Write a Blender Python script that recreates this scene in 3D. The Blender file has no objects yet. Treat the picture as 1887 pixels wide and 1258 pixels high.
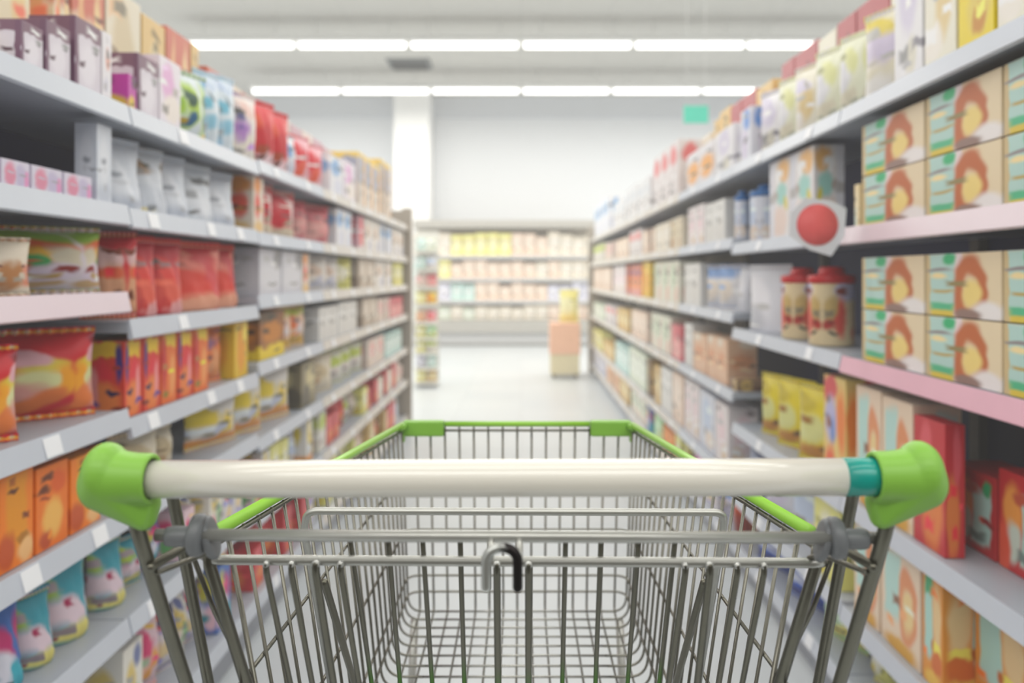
import bpy, bmesh, math, random
from mathutils import Vector, Matrix

R = random.Random(7)
SC = bpy.context.scene
COL = SC.collection
F, CX, CY = 1500.0, 960.0, 508.0        # focal length and vanishing point of the photograph, in its pixels
H = 1.28                                 # eye height
HALF = 0.92                              # from the eye to the shelf fronts on either side


# ------------------------------------------------------------------ materials
def lin(c):
    out = []
    for v in c[:3]:
        v = v / 255.0
        out.append(v / 12.92 if v <= 0.04045 else ((v + 0.055) / 1.055) ** 2.4)
    return (*out, 1.0)


def new_mat(name):
    m = bpy.data.materials.new(name)
    m.use_nodes = True
    return m, m.node_tree, m.node_tree.nodes['Principled BSDF']


def plain(name, c, rough=0.5, metal=0.0, noise=0.0, nscale=30.0, coat=0.0, spec=0.5, bump=0.0):
    m, nt, b = new_mat(name)
    b.inputs['Base Color'].default_value = lin(c)
    b.inputs['Roughness'].default_value = rough
    b.inputs['Metallic'].default_value = metal
    b.inputs['Specular IOR Level'].default_value = spec
    if coat:
        b.inputs['Coat Weight'].default_value = coat
        b.inputs['Coat Roughness'].default_value = 0.04
    if noise or bump:
        tc = nt.nodes.new('ShaderNodeTexCoord')
        n = nt.nodes.new('ShaderNodeTexNoise')
        n.inputs['Scale'].default_value = nscale
        n.inputs['Detail'].default_value = 4
        nt.links.new(tc.outputs['Object'], n.inputs['Vector'])
        if noise:
            mx = nt.nodes.new('ShaderNodeMixRGB')
            a, d = lin(c), 1.0 - noise
            mx.inputs[1].default_value = (a[0] * d, a[1] * d, a[2] * d, 1)
            mx.inputs[2].default_value = (min(1, a[0] * (1 + noise)), min(1, a[1] * (1 + noise)), min(1, a[2] * (1 + noise)), 1)
            nt.links.new(n.outputs['Fac'], mx.inputs[0])
            nt.links.new(mx.outputs[0], b.inputs['Base Color'])
        if bump:
            bp = nt.nodes.new('ShaderNodeBump')
            bp.inputs['Strength'].default_value = bump
            bp.inputs['Distance'].default_value = 0.002
            nt.links.new(n.outputs['Fac'], bp.inputs['Height'])
            nt.links.new(bp.outputs['Normal'], b.inputs['Normal'])
    return m


def emit(name, c, s):
    m, nt, b = new_mat(name)
    b.inputs['Base Color'].default_value = lin(c)
    b.inputs['Emission Color'].default_value = lin(c)
    b.inputs['Emission Strength'].default_value = s
    return m


def hash_(s):
    h = 7
    for ch in s:
        h = (h * 31 + ord(ch)) % 1000003
    return h


PRINT_DESC = {}


def print_mat(name, desc, base, blobs, rough=0.42, wob=0.05):
    """Printed packaging: soft patches of ink over a base colour. blobs: (u, v, ru, rv, colour, softness, 'o'|'r')."""
    m, nt, b = new_mat('print_' + name)
    N, L = nt.nodes, nt.links
    b.inputs['Roughness'].default_value = rough
    tc = N.new('ShaderNodeTexCoord')
    spx = N.new('ShaderNodeSeparateXYZ'); L.new(tc.outputs['Generated'], spx.inputs[0])
    sm_ = N.new('ShaderNodeMath'); sm_.operation = 'ADD'
    L.new(spx.outputs[0], sm_.inputs[0]); L.new(spx.outputs[1], sm_.inputs[1])
    pp = N.new('ShaderNodeMath'); pp.operation = 'PINGPONG'; pp.inputs[1].default_value = 1.0
    L.new(sm_.outputs[0], pp.inputs[0])
    cb = N.new('ShaderNodeCombineXYZ')
    L.new(pp.outputs[0], cb.inputs[0]); L.new(spx.outputs[2], cb.inputs[2])
    src = cb.outputs[0]
    if wob:
        n = N.new('ShaderNodeTexNoise')
        n.inputs['Scale'].default_value = 3.5
        n.inputs['Detail'].default_value = 1
        L.new(src, n.inputs['Vector'])
        s = N.new('ShaderNodeVectorMath'); s.operation = 'SUBTRACT'
        s.inputs[1].default_value = (0.5, 0.5, 0.5)
        L.new(n.outputs['Color'], s.inputs[0])
        sc = N.new('ShaderNodeVectorMath'); sc.operation = 'SCALE'
        sc.inputs['Scale'].default_value = wob * 3
        L.new(s.outputs[0], sc.inputs[0])
        a = N.new('ShaderNodeVectorMath'); a.operation = 'ADD'
        L.new(src, a.inputs[0]); L.new(sc.outputs[0], a.inputs[1])
        src = a.outputs[0]
    cur = None
    rq = random.Random(hash_(name))
    blobs = list(blobs)
    for _ in range(4):
        k = rq.choice((0.62, 0.78, 1.2))
        c0 = rq.choice([base] + [q[4] for q in blobs])
        blobs.append((rq.uniform(.12, .88), rq.uniform(.1, .9), rq.uniform(.06, .2), rq.uniform(.02, .06), tuple(min(250, v * k) for v in c0), .5, rq.choice('or')))
    for bl in blobs:
        u, v, ru, rv, c = bl[:5]
        soft = bl[5] if len(bl) > 5 else 0.35
        shape = bl[6] if len(bl) > 6 else 'o'
        s = N.new('ShaderNodeVectorMath'); s.operation = 'SUBTRACT'
        s.inputs[1].default_value = (u, 0, v)
        L.new(src, s.inputs[0])
        q = N.new('ShaderNodeVectorMath'); q.operation = 'MULTIPLY'
        q.inputs[1].default_value = (1.0 / ru, 0, 1.0 / rv)
        L.new(s.outputs[0], q.inputs[0])
        if shape == 'r':
            ab = N.new('ShaderNodeVectorMath'); ab.operation = 'ABSOLUTE'
            L.new(q.outputs[0], ab.inputs[0])
            sp = N.new('ShaderNodeSeparateXYZ'); L.new(ab.outputs[0], sp.inputs[0])
            mxx = N.new('ShaderNodeMath'); mxx.operation = 'MAXIMUM'
            L.new(sp.outputs[0], mxx.inputs[0]); L.new(sp.outputs[2], mxx.inputs[1])
            dist = mxx.outputs[0]
        else:
            ln = N.new('ShaderNodeVectorMath'); ln.operation = 'LENGTH'
            L.new(q.outputs[0], ln.inputs[0])
            dist = ln.outputs['Value']
        if shape == 'ring':
            sb = N.new('ShaderNodeMath'); sb.operation = 'SUBTRACT'; sb.inputs[1].default_value = 0.72
            L.new(dist, sb.inputs[0])
            ab = N.new('ShaderNodeMath'); ab.operation = 'ABSOLUTE'; L.new(sb.outputs[0], ab.inputs[0])
            ml = N.new('ShaderNodeMath'); ml.operation = 'MULTIPLY'; ml.inputs[1].default_value = 3.4
            L.new(ab.outputs[0], ml.inputs[0])
            dist = ml.outputs[0]
        mr = N.new('ShaderNodeMapRange')
        mr.interpolation_type = 'SMOOTHSTEP'
        mr.inputs['From Min'].default_value = max(0.0, 1 - soft)
        mr.inputs['From Max'].default_value = 1 + soft
        mr.inputs['To Min'].default_value = 1.0
        mr.inputs['To Max'].default_value = 0.0
        L.new(dist, mr.inputs['Value'])
        mx = N.new('ShaderNodeMixRGB')
        L.new(mr.outputs[0], mx.inputs[0])
        if cur is None:
            mx.inputs[1].default_value = lin(base)
        else:
            L.new(cur, mx.inputs[1])
        mx.inputs[2].default_value = lin(c)
        cur = mx.outputs[0]
    if cur is None:
        b.inputs['Base Color'].default_value = lin(base)
    else:
        L.new(cur, b.inputs['Base Color'])
    PRINT_DESC[name] = desc
    return m


# ------------------------------------------------------------------ mesh helpers
class MB:
    def __init__(self):
        self.v, self.f, self.sm = [], [], []

    def add(self, vs, fs, smooth=False):
        o = len(self.v)
        self.v.extend([tuple(p) for p in vs])
        self.f.extend([tuple(o + i for i in f) for f in fs])
        self.sm.extend([smooth] * len(fs))

    def box(self, x0, x1, y0, y1, z0, z1, bev=0.0):
        if bev <= 0:
            vs = [(x0, y0, z0), (x1, y0, z0), (x1, y1, z0), (x0, y1, z0), (x0, y0, z1), (x1, y0, z1), (x1, y1, z1), (x0, y1, z1)]
            fs = [(0, 3, 2, 1), (4, 5, 6, 7), (0, 1, 5, 4), (1, 2, 6, 5), (2, 3, 7, 6), (3, 0, 4, 7)]
            self.add(vs, fs)
            return
        bm = bmesh.new()
        bmesh.ops.create_cube(bm, size=1)
        for v in bm.verts:
            v.co = Vector(((x0 + x1) / 2 + v.co.x * (x1 - x0), (y0 + y1) / 2 + v.co.y * (y1 - y0), (z0 + z1) / 2 + v.co.z * (z1 - z0)))
        bmesh.ops.bevel(bm, geom=bm.edges[:], offset=bev, segments=2, affect='EDGES', profile=0.6)
        self.bm(bm, smooth=False)
        bm.free()

    def bm(self, bm, smooth=True):
        bm.verts.index_update()
        self.add([v.co[:] for v in bm.verts], [[v.index for v in f.verts] for f in bm.faces], smooth)

    def tube(self, pts, r, n=10, cap=True, round_ends=False):
        pts = [Vector(p) for p in pts]
        rs = list(r) if isinstance(r, (list, tuple)) else [r] * len(pts)
        if round_ends:
            d0 = (pts[0] - pts[1]).normalized(); d1 = (pts[-1] - pts[-2]).normalized()
            a, b = pts[0], pts[-1]
            pre = [(a + d0 * rs[0] * math.sin(t), rs[0] * max(0.05, math.cos(t))) for t in (1.5, 1.0, 0.5)]
            post = [(b + d1 * rs[-1] * math.sin(t), rs[-1] * max(0.05, math.cos(t))) for t in (0.5, 1.0, 1.5)]
            pts = [p for p, _ in pre] + pts + [p for p, _ in post]
            rs = [q for _, q in pre] + rs + [q for _, q in post]
        T = []
        for i in range(len(pts)):
            a = pts[max(0, i - 1)]; b = pts[min(len(pts) - 1, i + 1)]
            T.append((b - a).normalized())
        up = Vector((0, 0, 1)) if abs(T[0].z) < 0.9 else Vector((1, 0, 0))
        nrm = (up - T[0] * up.dot(T[0])).normalized()
        vs, fs = [], []
        for i, p in enumerate(pts):
            if i:
                nrm = (nrm - T[i] * nrm.dot(T[i]))
                nrm.normalize()
            bi = T[i].cross(nrm)
            for k in range(n):
                a = 2 * math.pi * k / n
                vs.append(p + (nrm * math.cos(a) + bi * math.sin(a)) * rs[i])
        for i in range(len(pts) - 1):
            for k in range(n):
                k2 = (k + 1) % n
                fs.append((i * n + k, i * n + k2, (i + 1) * n + k2, (i + 1) * n + k))
        if cap:
            fs.append(tuple(reversed(range(n))))
            fs.append(tuple((len(pts) - 1) * n + k for k in range(n)))
        self.add(vs, fs, True)

    def lathe(self, prof, axis='z', n=24, c=(0, 0, 0), caps=True):
        vs, fs = [], []
        for (r, t) in prof:
            for k in range(n):
                a = 2 * math.pi * k / n
                ca, sa = r * math.cos(a), r * math.sin(a)
                p = (ca, sa, t) if axis == 'z' else ((t, ca, sa) if axis == 'x' else (sa, t, ca))
                vs.append((p[0] + c[0], p[1] + c[1], p[2] + c[2]))
        m = len(prof)
        for i in range(m - 1):
            for k in range(n):
                k2 = (k + 1) % n
                fs.append((i * n + k, i * n + k2, (i + 1) * n + k2, (i + 1) * n + k))
        if caps:
            fs.append(tuple(reversed(range(n))))
            fs.append(tuple((m - 1) * n + k for k in range(n)))
        self.add(vs, fs, True)

    def mesh(self, name, mats, fix=True):
        me = bpy.data.meshes.new(name)
        me.from_pydata(self.v, [], self.f)
        for m in (mats if isinstance(mats, (list, tuple)) else [mats]):
            me.materials.append(m)
        for p, s in zip(me.polygons, self.sm):
            p.use_smooth = s
        if fix:
            bm = bmesh.new(); bm.from_mesh(me)
            bmesh.ops.recalc_face_normals(bm, faces=bm.faces[:])
            bm.to_mesh(me); bm.free()
        me.update()
        return me

    def build(self, name, mats, parent=None, origin=(0, 0, 0)):
        if origin != (0, 0, 0):
            self.v = [(p[0] - origin[0], p[1] - origin[1], p[2] - origin[2]) for p in self.v]
        o = bpy.data.objects.new(name, self.mesh(name, mats))
        COL.objects.link(o)
        o.location = origin
        if parent is not None:
            o.parent = parent
            o.matrix_parent_inverse = Matrix.Identity(4)
        return o


def fillet(pts, rad, n=6):
    """Round the inner corners of a polyline."""
    pts = [Vector(p) for p in pts]
    out = [pts[0]]
    for i in range(1, len(pts) - 1):
        p, a, b = pts[i], pts[i - 1], pts[i + 1]
        da, db = (a - p), (b - p)
        r = min(rad, da.length * 0.49, db.length * 0.49)
        s, e = p + da.normalized() * r, p + db.normalized() * r
        for k in range(n + 1):
            t = k / n
            out.append(s * (1 - t) ** 2 + p * 2 * t * (1 - t) + e * t * t)
    out.append(pts[-1])
    return out


def tag(o, label=None, cat=None, group=None, kind=None):
    if label: o['label'] = label
    if cat: o['category'] = cat
    if group: o['group'] = group
    if kind: o['kind'] = kind
    return o


def thing(name, label, cat, loc=(0, 0, 0), group=None):
    o = bpy.data.objects.new(name, None)
    o.empty_display_size = 0.1
    COL.objects.link(o)
    o.location = loc
    return tag(o, label, cat, group)


def P(px, py, ppm):
    """World point of a photo pixel at the depth where a metre spans ppm pixels."""
    return Vector(((px - CX) / ppm, F / ppm, H - (py - CY) / ppm))


# ------------------------------------------------------------------ camera
cam = bpy.data.cameras.new('camera')
co = bpy.data.objects.new('camera', cam)
COL.objects.link(co)
co.location = (0, 0, H)
co.rotation_euler = (math.pi / 2, 0, 0)
cam.sensor_width = 36.0
cam.sensor_fit = 'HORIZONTAL'
cam.lens = 36.0 * F / 1887.0
cam.shift_x = (943.5 - CX) / 1887.0
cam.shift_y = (CY - 629.0) / 1887.0
cam.clip_start = 0.02
cam.clip_end = 100
cam.dof.use_dof = True
cam.dof.focus_distance = 0.88
cam.dof.aperture_fstop = cam.lens / 8.5      # an 8.5 mm wide iris
SC.camera = co
SC.view_settings.view_transform = 'Standard'
SC.view_settings.look = 'None'
SC.view_settings.exposure = 0.0

# ------------------------------------------------------------------ air: a thin bright haze fills the store
w = bpy.data.worlds.new('world')
SC.world = w
w.use_nodes = True
nt = w.node_tree
bg = nt.nodes['Background']
bg.inputs['Color'].default_value = (0.8, 0.82, 0.85, 1)
bg.inputs['Strength'].default_value = 0.0
HAZE = 0.012
ab = nt.nodes.new('ShaderNodeVolumeAbsorption')
ab.inputs['Color'].default_value = (0, 0, 0, 1)
ab.inputs['Density'].default_value = HAZE
em = nt.nodes.new('ShaderNodeEmission')
em.inputs['Color'].default_value = (1.0, 0.97, 0.91, 1)
em.inputs['Strength'].default_value = HAZE * 1.0
ad = nt.nodes.new('ShaderNodeAddShader')
nt.links.new(ab.outputs[0], ad.inputs[0]); nt.links.new(em.outputs[0], ad.inputs[1])
nt.links.new(ad.outputs[0], nt.nodes['World Output'].inputs['Volume'])

# ------------------------------------------------------------------ the setting
CEIL = 4.84
FAR = 16.2
BACK = -6.5
SIDE = 7.0


def struct(name, mb, m):
    return tag(mb.build(name, m), kind='structure')


def floor_mat():
    m, nt, b = new_mat('polished_floor_tile')
    N, L = nt.nodes, nt.links
    tc = N.new('ShaderNodeTexCoord')
    br = N.new('ShaderNodeTexBrick')
    br.offset = 0.0
    br.inputs['Scale'].default_value = 1.0
    br.inputs['Brick Width'].default_value = 0.6
    br.inputs['Row Height'].default_value = 0.6
    br.inputs['Mortar Size'].default_value = 0.003
    br.inputs['Mortar Smooth'].default_value = 0.4
    br.inputs['Color1'].default_value = lin((206, 211, 214))
    br.inputs['Color2'].default_value = lin((201, 207, 211))
    br.inputs['Mortar'].default_value = lin((184, 188, 190))
    L.new(tc.outputs['Object'], br.inputs['Vector'])
    L.new(br.outputs['Color'], b.inputs['Base Color'])
    b.inputs['Roughness'].default_value = 0.32
    b.inputs['Specular IOR Level'].default_value = 0.4
    return m


def ceiling_mat():
    m, nt, b = new_mat('ceiling_panel')
    N, L = nt.nodes, nt.links
    tc = N.new('ShaderNodeTexCoord')
    br = N.new('ShaderNodeTexBrick')
    br.offset = 0.0
    br.inputs['Scale'].default_value = 1.0
    br.inputs['Brick Width'].default_value = 1.2
    br.inputs['Row Height'].default_value = 0.6
    br.inputs['Mortar Size'].default_value = 0.006
    br.inputs['Color1'].default_value = lin((204, 203, 198))
    br.inputs['Color2'].default_value = lin((201, 200, 195))
    br.inputs['Mortar'].default_value = lin((188, 188, 184))
    L.new(tc.outputs['Object'], br.inputs['Vector'])
    L.new(br.outputs['Color'], b.inputs['Base Color'])
    b.inputs['Roughness'].default_value = 0.8
    return m


M = {}
M['wall'] = plain('wall_paint', (226, 229, 233), 0.7, noise=0.02, nscale=2)
M['wall_dark'] = plain('dark_wall_paint', (44, 41, 34), 0.8, noise=0.05, nscale=2)  # unseen back wall, made dark for what the trolley metal reflects
M['column'] = plain('column_paint', (250, 250, 249), 0.6, noise=0.01, nscale=2)
M['cove'] = plain('cove_paint', (214, 218, 224), 0.7, noise=0.02, nscale=2)

a = MB(); a.box(-SIDE, SIDE, 0.0, FAR, -0.1, 0.0); struct('floor', a, floor_mat())
M['dark_floor'] = plain('reflection_darkening_floor', (58, 54, 44), 0.5, noise=0.08, nscale=3)  # unseen dark floor, added so the trolley metal reflects something dark
a = MB(); a.box(-SIDE, SIDE, BACK, 0.0, -0.1, 0.0); struct('floor_back_darkener', a, M['dark_floor'])
a = MB(); a.box(-SIDE, SIDE, BACK, FAR, CEIL, CEIL + 0.1); struct('ceiling', a, ceiling_mat())
a = MB(); a.box(-SIDE, SIDE, FAR, FAR + 0.1, 0, CEIL); struct('wall_far', a, M['wall'])
a = MB(); a.box(-SIDE, SIDE, BACK - 0.1, BACK, 0, CEIL); struct('wall_back', a, M['wall_dark'])
a = MB(); a.box(-SIDE - 0.1, -SIDE, BACK, FAR, 0, CEIL); struct('wall_left', a, M['wall'])
a = MB(); a.box(SIDE, SIDE + 0.1, BACK, FAR, 0, CEIL); struct('wall_right', a, M['wall'])
a = MB(); a.box(-SIDE, SIDE, FAR - 0.06, FAR, CEIL - 0.42, CEIL); struct('trim_1', a, M['cove'])
a = MB(); a.box(-2.42, -1.74, FAR - 0.75, FAR - 0.06, 0, CEIL, 0.02); struct('column_far', a, M['column'])

# ------------------------------------------------------------------ lights
M['lamp'] = emit('lamp_diffuser', (255, 254, 250), 3.0)
M['housing'] = plain('lamp_housing', (236, 236, 234), 0.4, noise=0.02)
LAMP_Z = CEIL - 0.34
ROWS = [-5.5, -2.7, 0.1, 2.9, 5.7, 8.5, 11.3, 14.1]
NTH = ['first', 'second', 'third', 'fourth', 'fifth', 'sixth', 'seventh', 'eighth', 'ninth', 'tenth', 'eleventh', 'twelfth',
       'thirteenth', 'fourteenth', 'fifteenth', 'sixteenth', 'seventeenth', 'eighteenth', 'nineteenth', 'twentieth']


def nth(k):
    if k < 20:
        return NTH[k]
    t = ['twenty', 'thirty', 'forty', 'fifty', 'sixty'][(k + 1) // 10 - 2]
    return {'twenty': 'twentieth', 'thirty': 'thirtieth', 'forty': 'fortieth', 'fifty': 'fiftieth', 'sixty': 'sixtieth'}[t] if (k + 1) % 10 == 0 else t + '-' + NTH[(k + 1) % 10 - 1]


for i, y in enumerate(ROWS):
    l = bpy.data.lights.new('row_light', 'AREA')
    l.shape = 'RECTANGLE'
    l.size = 12.4
    l.size_y = 1.6 if i == 1 else 0.16
    l.energy = (150, 330, 95, 120, 165, 205, 250, 180)[i]
    l.color = (1.0, 0.985, 0.95) if i < 5 else (1.0, 0.965, 0.89)
    lo = bpy.data.objects.new('row_light', l)
    COL.objects.link(lo)
    lo.location = (0, y, LAMP_Z - 0.075)

SEG = 1.56
proto = None
for y, rn in ((11.3, 'nearer'), (14.1, 'farther')):
    for k in range(6):
        x = (k - 2.5) * SEG
        lab = f'white linear ceiling light, {nth(k)} from the left in the {rn} row'
        if proto is None:
            t = thing('ceiling_light', lab, 'ceiling light', (x, y, LAMP_Z), 'linear ceiling lights')
            b = MB(); b.box(-SEG / 2 + 0.02, SEG / 2 - 0.02, -0.16, 0.16, 0.0, 0.07, 0.01)
            b.build('housing', M['housing'], t)
            b = MB(); b.tube([(-SEG / 2 + 0.05, 0, -0.005), (SEG / 2 - 0.05, 0, -0.005)], 0.062, 12)
            b.build('diffuser', M['lamp'], t)
            for sx in (-0.5, 0.5):
                b = MB(); b.tube([(sx, 0, 0.07), (sx, 0, CEIL - LAMP_Z)], 0.006, 6)
                b.build('hanger_rod', M['housing'], t)
            proto = t
        else:
            t = proto.copy(); COL.objects.link(t)
            t.location = (x, y, LAMP_Z)
            t['label'] = lab
            for ch in list(proto.children):
                c = ch.copy(); COL.objects.link(c); c.parent = t

M['vent'] = plain('vent_grey', (128, 133, 136), 0.5, metal=0.3, noise=0.05)
M['vent_dark'] = plain('vent_slot', (60, 64, 66), 0.6, noise=0.05)
vy = F * (CEIL - H) / (CY - 116)
t = thing('ceiling_vent', 'grey louvred air vent set in the white ceiling between the light rows', 'vent', (-1.86, vy, CEIL))
b = MB(); b.box(-0.36, 0.36, -0.3, 0.3, -0.03, 0.0, 0.008); b.build('frame', M['vent'], t)
b = MB()
for k in range(7):
    yy = -0.22 + k * 0.0733
    b.add([(-0.3, yy - 0.02, -0.034), (0.3, yy - 0.02, -0.034), (0.3, yy + 0.03, -0.06), (-0.3, yy + 0.03, -0.06)], [(0, 1, 2, 3)])
b.build('louvre_slats', M['vent_dark'], t)

# ------------------------------------------------------------------ the trolley
TX = -0.007
M['zinc'] = plain('zinc_plated_wire', (165, 164, 157), 0.27, metal=0.92, noise=0.10, nscale=60)
M['zinc_tube'] = plain('zinc_plated_tube', (186, 186, 180), 0.32, metal=0.6, noise=0.12, nscale=45)
M['zinc_post'] = plain('shaded_zinc_upright', (112, 110, 98), 0.34, metal=0.9, noise=0.12, nscale=45)  # darker copy of the zinc, shade on the uprights put into colour
M['zinc_wire'] = plain('shaded_zinc_wire', (122, 120, 110), 0.32, metal=0.9, noise=0.1, nscale=60)  # shade on the basket wires put into a darker zinc colour
M['grip'] = plain('white_grip_plastic', (231, 227, 215), 0.3, noise=0.015, nscale=8, coat=0.8)
M['teal'] = plain('teal_plastic', (0, 150, 136), 0.3, noise=0.04, nscale=10, coat=0.3)
M['lime'] = plain('lime_green_plastic', (132, 186, 70), 0.38, noise=0.05, nscale=14, spec=0.4)
M['lime_rim'] = plain('lime_green_sleeve', (150, 208, 66), 0.32, noise=0.05, nscale=20)
M['clamp'] = plain('grey_clamp_plastic', (112, 115, 118), 0.42, noise=0.10, nscale=25)
M['weld'] = plain('bright_weld', (205, 206, 202), 0.3, metal=0.7, noise=0.15, nscale=200)
M['rubber'] = plain('castor_rubber', (52, 52, 54), 0.6, noise=0.05)

cart = thing('shopping_trolley', 'wire shopping trolley with white grip and lime green end caps and rim, in mid aisle', 'shopping trolley', (TX, 1.0, 0))


def cpart(mb, name, m, parent=None, label=None):
    """Build a trolley part from points given in the trolley's own x and the eye's depth y."""
    mb.v = [(p[0], p[1] - 1.0, p[2]) for p in mb.v]
    o = mb.build(name, m, parent or cart)
    if label:
        o['label'] = label
    return o


def C(px, py, ppm, side=0):
    """Pixel to trolley coordinates."""
    v = P(px, py, ppm)
    return Vector((v.x - TX, v.y, v.z))


# handle grip
PH = 2450.0
gl, gr = C(252, 883, PH), C(1628, 878, PH)
gr_r = 34.2 / PH
t_at = lambda px: (px - 252) / (1628 - 252)
gp = lambda px: gl.lerp(gr, t_at(px))
b = MB(); b.tube([gp(240), gp(700), gp(1200), gp(1556)], gr_r, 48)
grip = cpart(b, 'handle_grip', M['grip'])
b = MB(); b.tube([gp(1553), gp(1640)], gr_r * 1.012, 48)
cpart(b, 'teal_band', M['teal'], label='teal band at the end of the white grip')


def end_cap(sign, bulb_x, bulb_y, flip_px):
    """Rounded green cap: a bulb and a drooping lobe as one hull, and a collar round the grip, fused."""
    bm = bmesh.new()
    pts = []

    def ell(cx, cy, rx, ry, rz, dy=0.0, n=14):
        for i in range(n + 1):
            th = math.pi * i / n
            for k in range(2 * n):
                ph = math.pi * k / n
                c = C(cx, cy, PH)
                pts.append(Vector((c.x + rx / PH * math.sin(th) * math.cos(ph), c.y + dy + ry / PH * math.sin(th) * math.sin(ph), c.z + rz / PH * math.cos(th))))
    o_ = -sign                                  # outward
    ell(bulb_x + o_ * 4, bulb_y - 8, 40, 56, 57)
    ell(bulb_x + o_ * 18, bulb_y + 10, 33, 46, 48)
    ell(bulb_x + sign * 58, bulb_y + 80, 20, 30, 22, 0.008)
    ell(bulb_x + sign * 74, bulb_y + 56, 9, 28, 22, 0.008)
    for p in pts:
        bm.verts.new(p)
    bmesh.ops.convex_hull(bm, input=bm.verts[:])
    loose = [v for v in bm.verts if not v.link_faces]
    bmesh.ops.delete(bm, geom=loose, context='VERTS')
    b = MB(); b.bm(bm); bm.free()
    # collar
    x0, x1 = bulb_x, bulb_x + sign * 82
    c0, c1 = C(x0, bulb_y, PH), C(x1, bulb_y + (2 if sign > 0 else 1), PH)
    ro, ri = 46.5 / PH, 36.5 / PH
    n = 40
    vs, fs = [], []
    prof = [(c0, 0.001), (c0, ro * 1.12), (c0.lerp(c1, .35), ro * 1.06), (c0.lerp(c1, .6), ro), (c0.lerp(c1, .96), ro), (c1, ro * .96), (c1, ri), (c0.lerp(c1, .35), ri), (c0.lerp(c1, .3), 0.001)]
    for c, r in prof:
        for k in range(n):
            a_ = 2 * math.pi * k / n
            vs.append((c.x, c.y + r * math.cos(a_), c.z + r * math.sin(a_)))
    for i in range(len(prof) - 1):
        for k in range(n):
            k2 = (k + 1) % n
            fs.append((i * n + k, i * n + k2, (i + 1) * n + k2, (i + 1) * n + k))
    fs.append(tuple(range(n)))
    fs.append(tuple((len(prof) - 1) * n + k for k in range(n)))
    b.add(vs, fs, True)
    o = cpart(b, 'end_cap', M['lime'])
    rm = o.modifiers.new('remesh', 'REMESH'); rm.mode = 'VOXEL'; rm.voxel_size = 0.0011; rm.use_smooth_shade = True
    sm = o.modifiers.new('smooth', 'SMOOTH'); sm.factor = 0.5; sm.iterations = 6
    dg = bpy.context.evaluated_depsgraph_get()
    me = bpy.data.meshes.new_from_object(o.evaluated_get(dg))
    o.modifiers.clear()
    o.data = me
    for p in me.polygons:
        p.use_smooth = True
    return o


end_cap(1, 200, 880, 0)
end_cap(-1, 1690, 877, 0)

RT = 0.0050
for s in (-1, 1):
    # outer post: out of the cap, down and forward to the rear castor
    b = MB()
    b.tube(fillet([(s * 0.287, 0.607, 1.125), (s * 0.284, 0.620, 1.083), (s * 0.284, 0.7075, 0.926), (s * 0.282, 0.90, 0.60), (s * 0.27, 0.93, 0.16)], 0.06), 0.0056, 14)
    cpart(b, 'outer_post', M['zinc_post'])
    # inner post: from the grip, behind the clamp
    b = MB()
    b.tube(fillet([(s * 0.280, 0.628, 1.128), (s * 0.287, 0.675, 1.122), (s * 0.2865, 0.70, 1.06), (s * 0.2855, 0.762, 0.899), (s * 0.275, 0.87, 0.60), (s * 0.26, 0.88, 0.20)], 0.03), 0.0050, 14)
    cpart(b, 'inner_post', M['zinc_post'])
    # bracket tubes between the posts
    b = MB()
    b.tube([(s * 0.279, 0.630, 1.055), (s * 0.262, 0.672, 1.062), (s * 0.256, 0.69, 1.06)], 0.0038, 12, round_ends=True)
    cpart(b, 'bracket_bar', M['zinc_post'])
    b = MB()
    b.tube([(s * 0.277, 0.638, 1.048), (s * 0.262, 0.69, 1.044), (s * 0.255, 0.70, 1.0375)], 0.0023, 10, round_ends=True)
    cpart(b, 'bracket_bar', M['zinc_wire'])
    # thin stay and the thick rear corner upright of the basket
    b = MB(); b.tube([(s * 0.274, 0.70, 1.036), (s * 0.266, 0.726, 0.98), (s * 0.2, 0.87, 0.69)], 0.0022, 8)
    cpart(b, 'stay_wire', M['zinc_wire'])
    b = MB(); b.tube([(s * 0.262, 0.700, 1.046), (s * 0.262, 0.7035, 1.03), (s * 0.196, 0.80, 0.665)], 0.0052, 12)
    cpart(b, 'corner_upright', M['zinc_post'])

# hinge bar and rear rim
HB = 2381.0
hz = lambda px: 987 + (px - 960) * 0.0045
b = MB(); b.tube([C(288, 985, HB), C(1622, 991, HB)], 11.2 / HB, 16)
cpart(b, 'hinge_bar', M['zinc_tube'])
RB = 2143.0
b = MB(); b.tube(fillet([C(372, 1021, 2000), C(392, 1031, RB), C(1512, 1037, RB), C(1532, 1027, 2000)], 0.01), 9.4 / RB, 16)
cpart(b, 'rear_rim', M['zinc_tube'])

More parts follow.
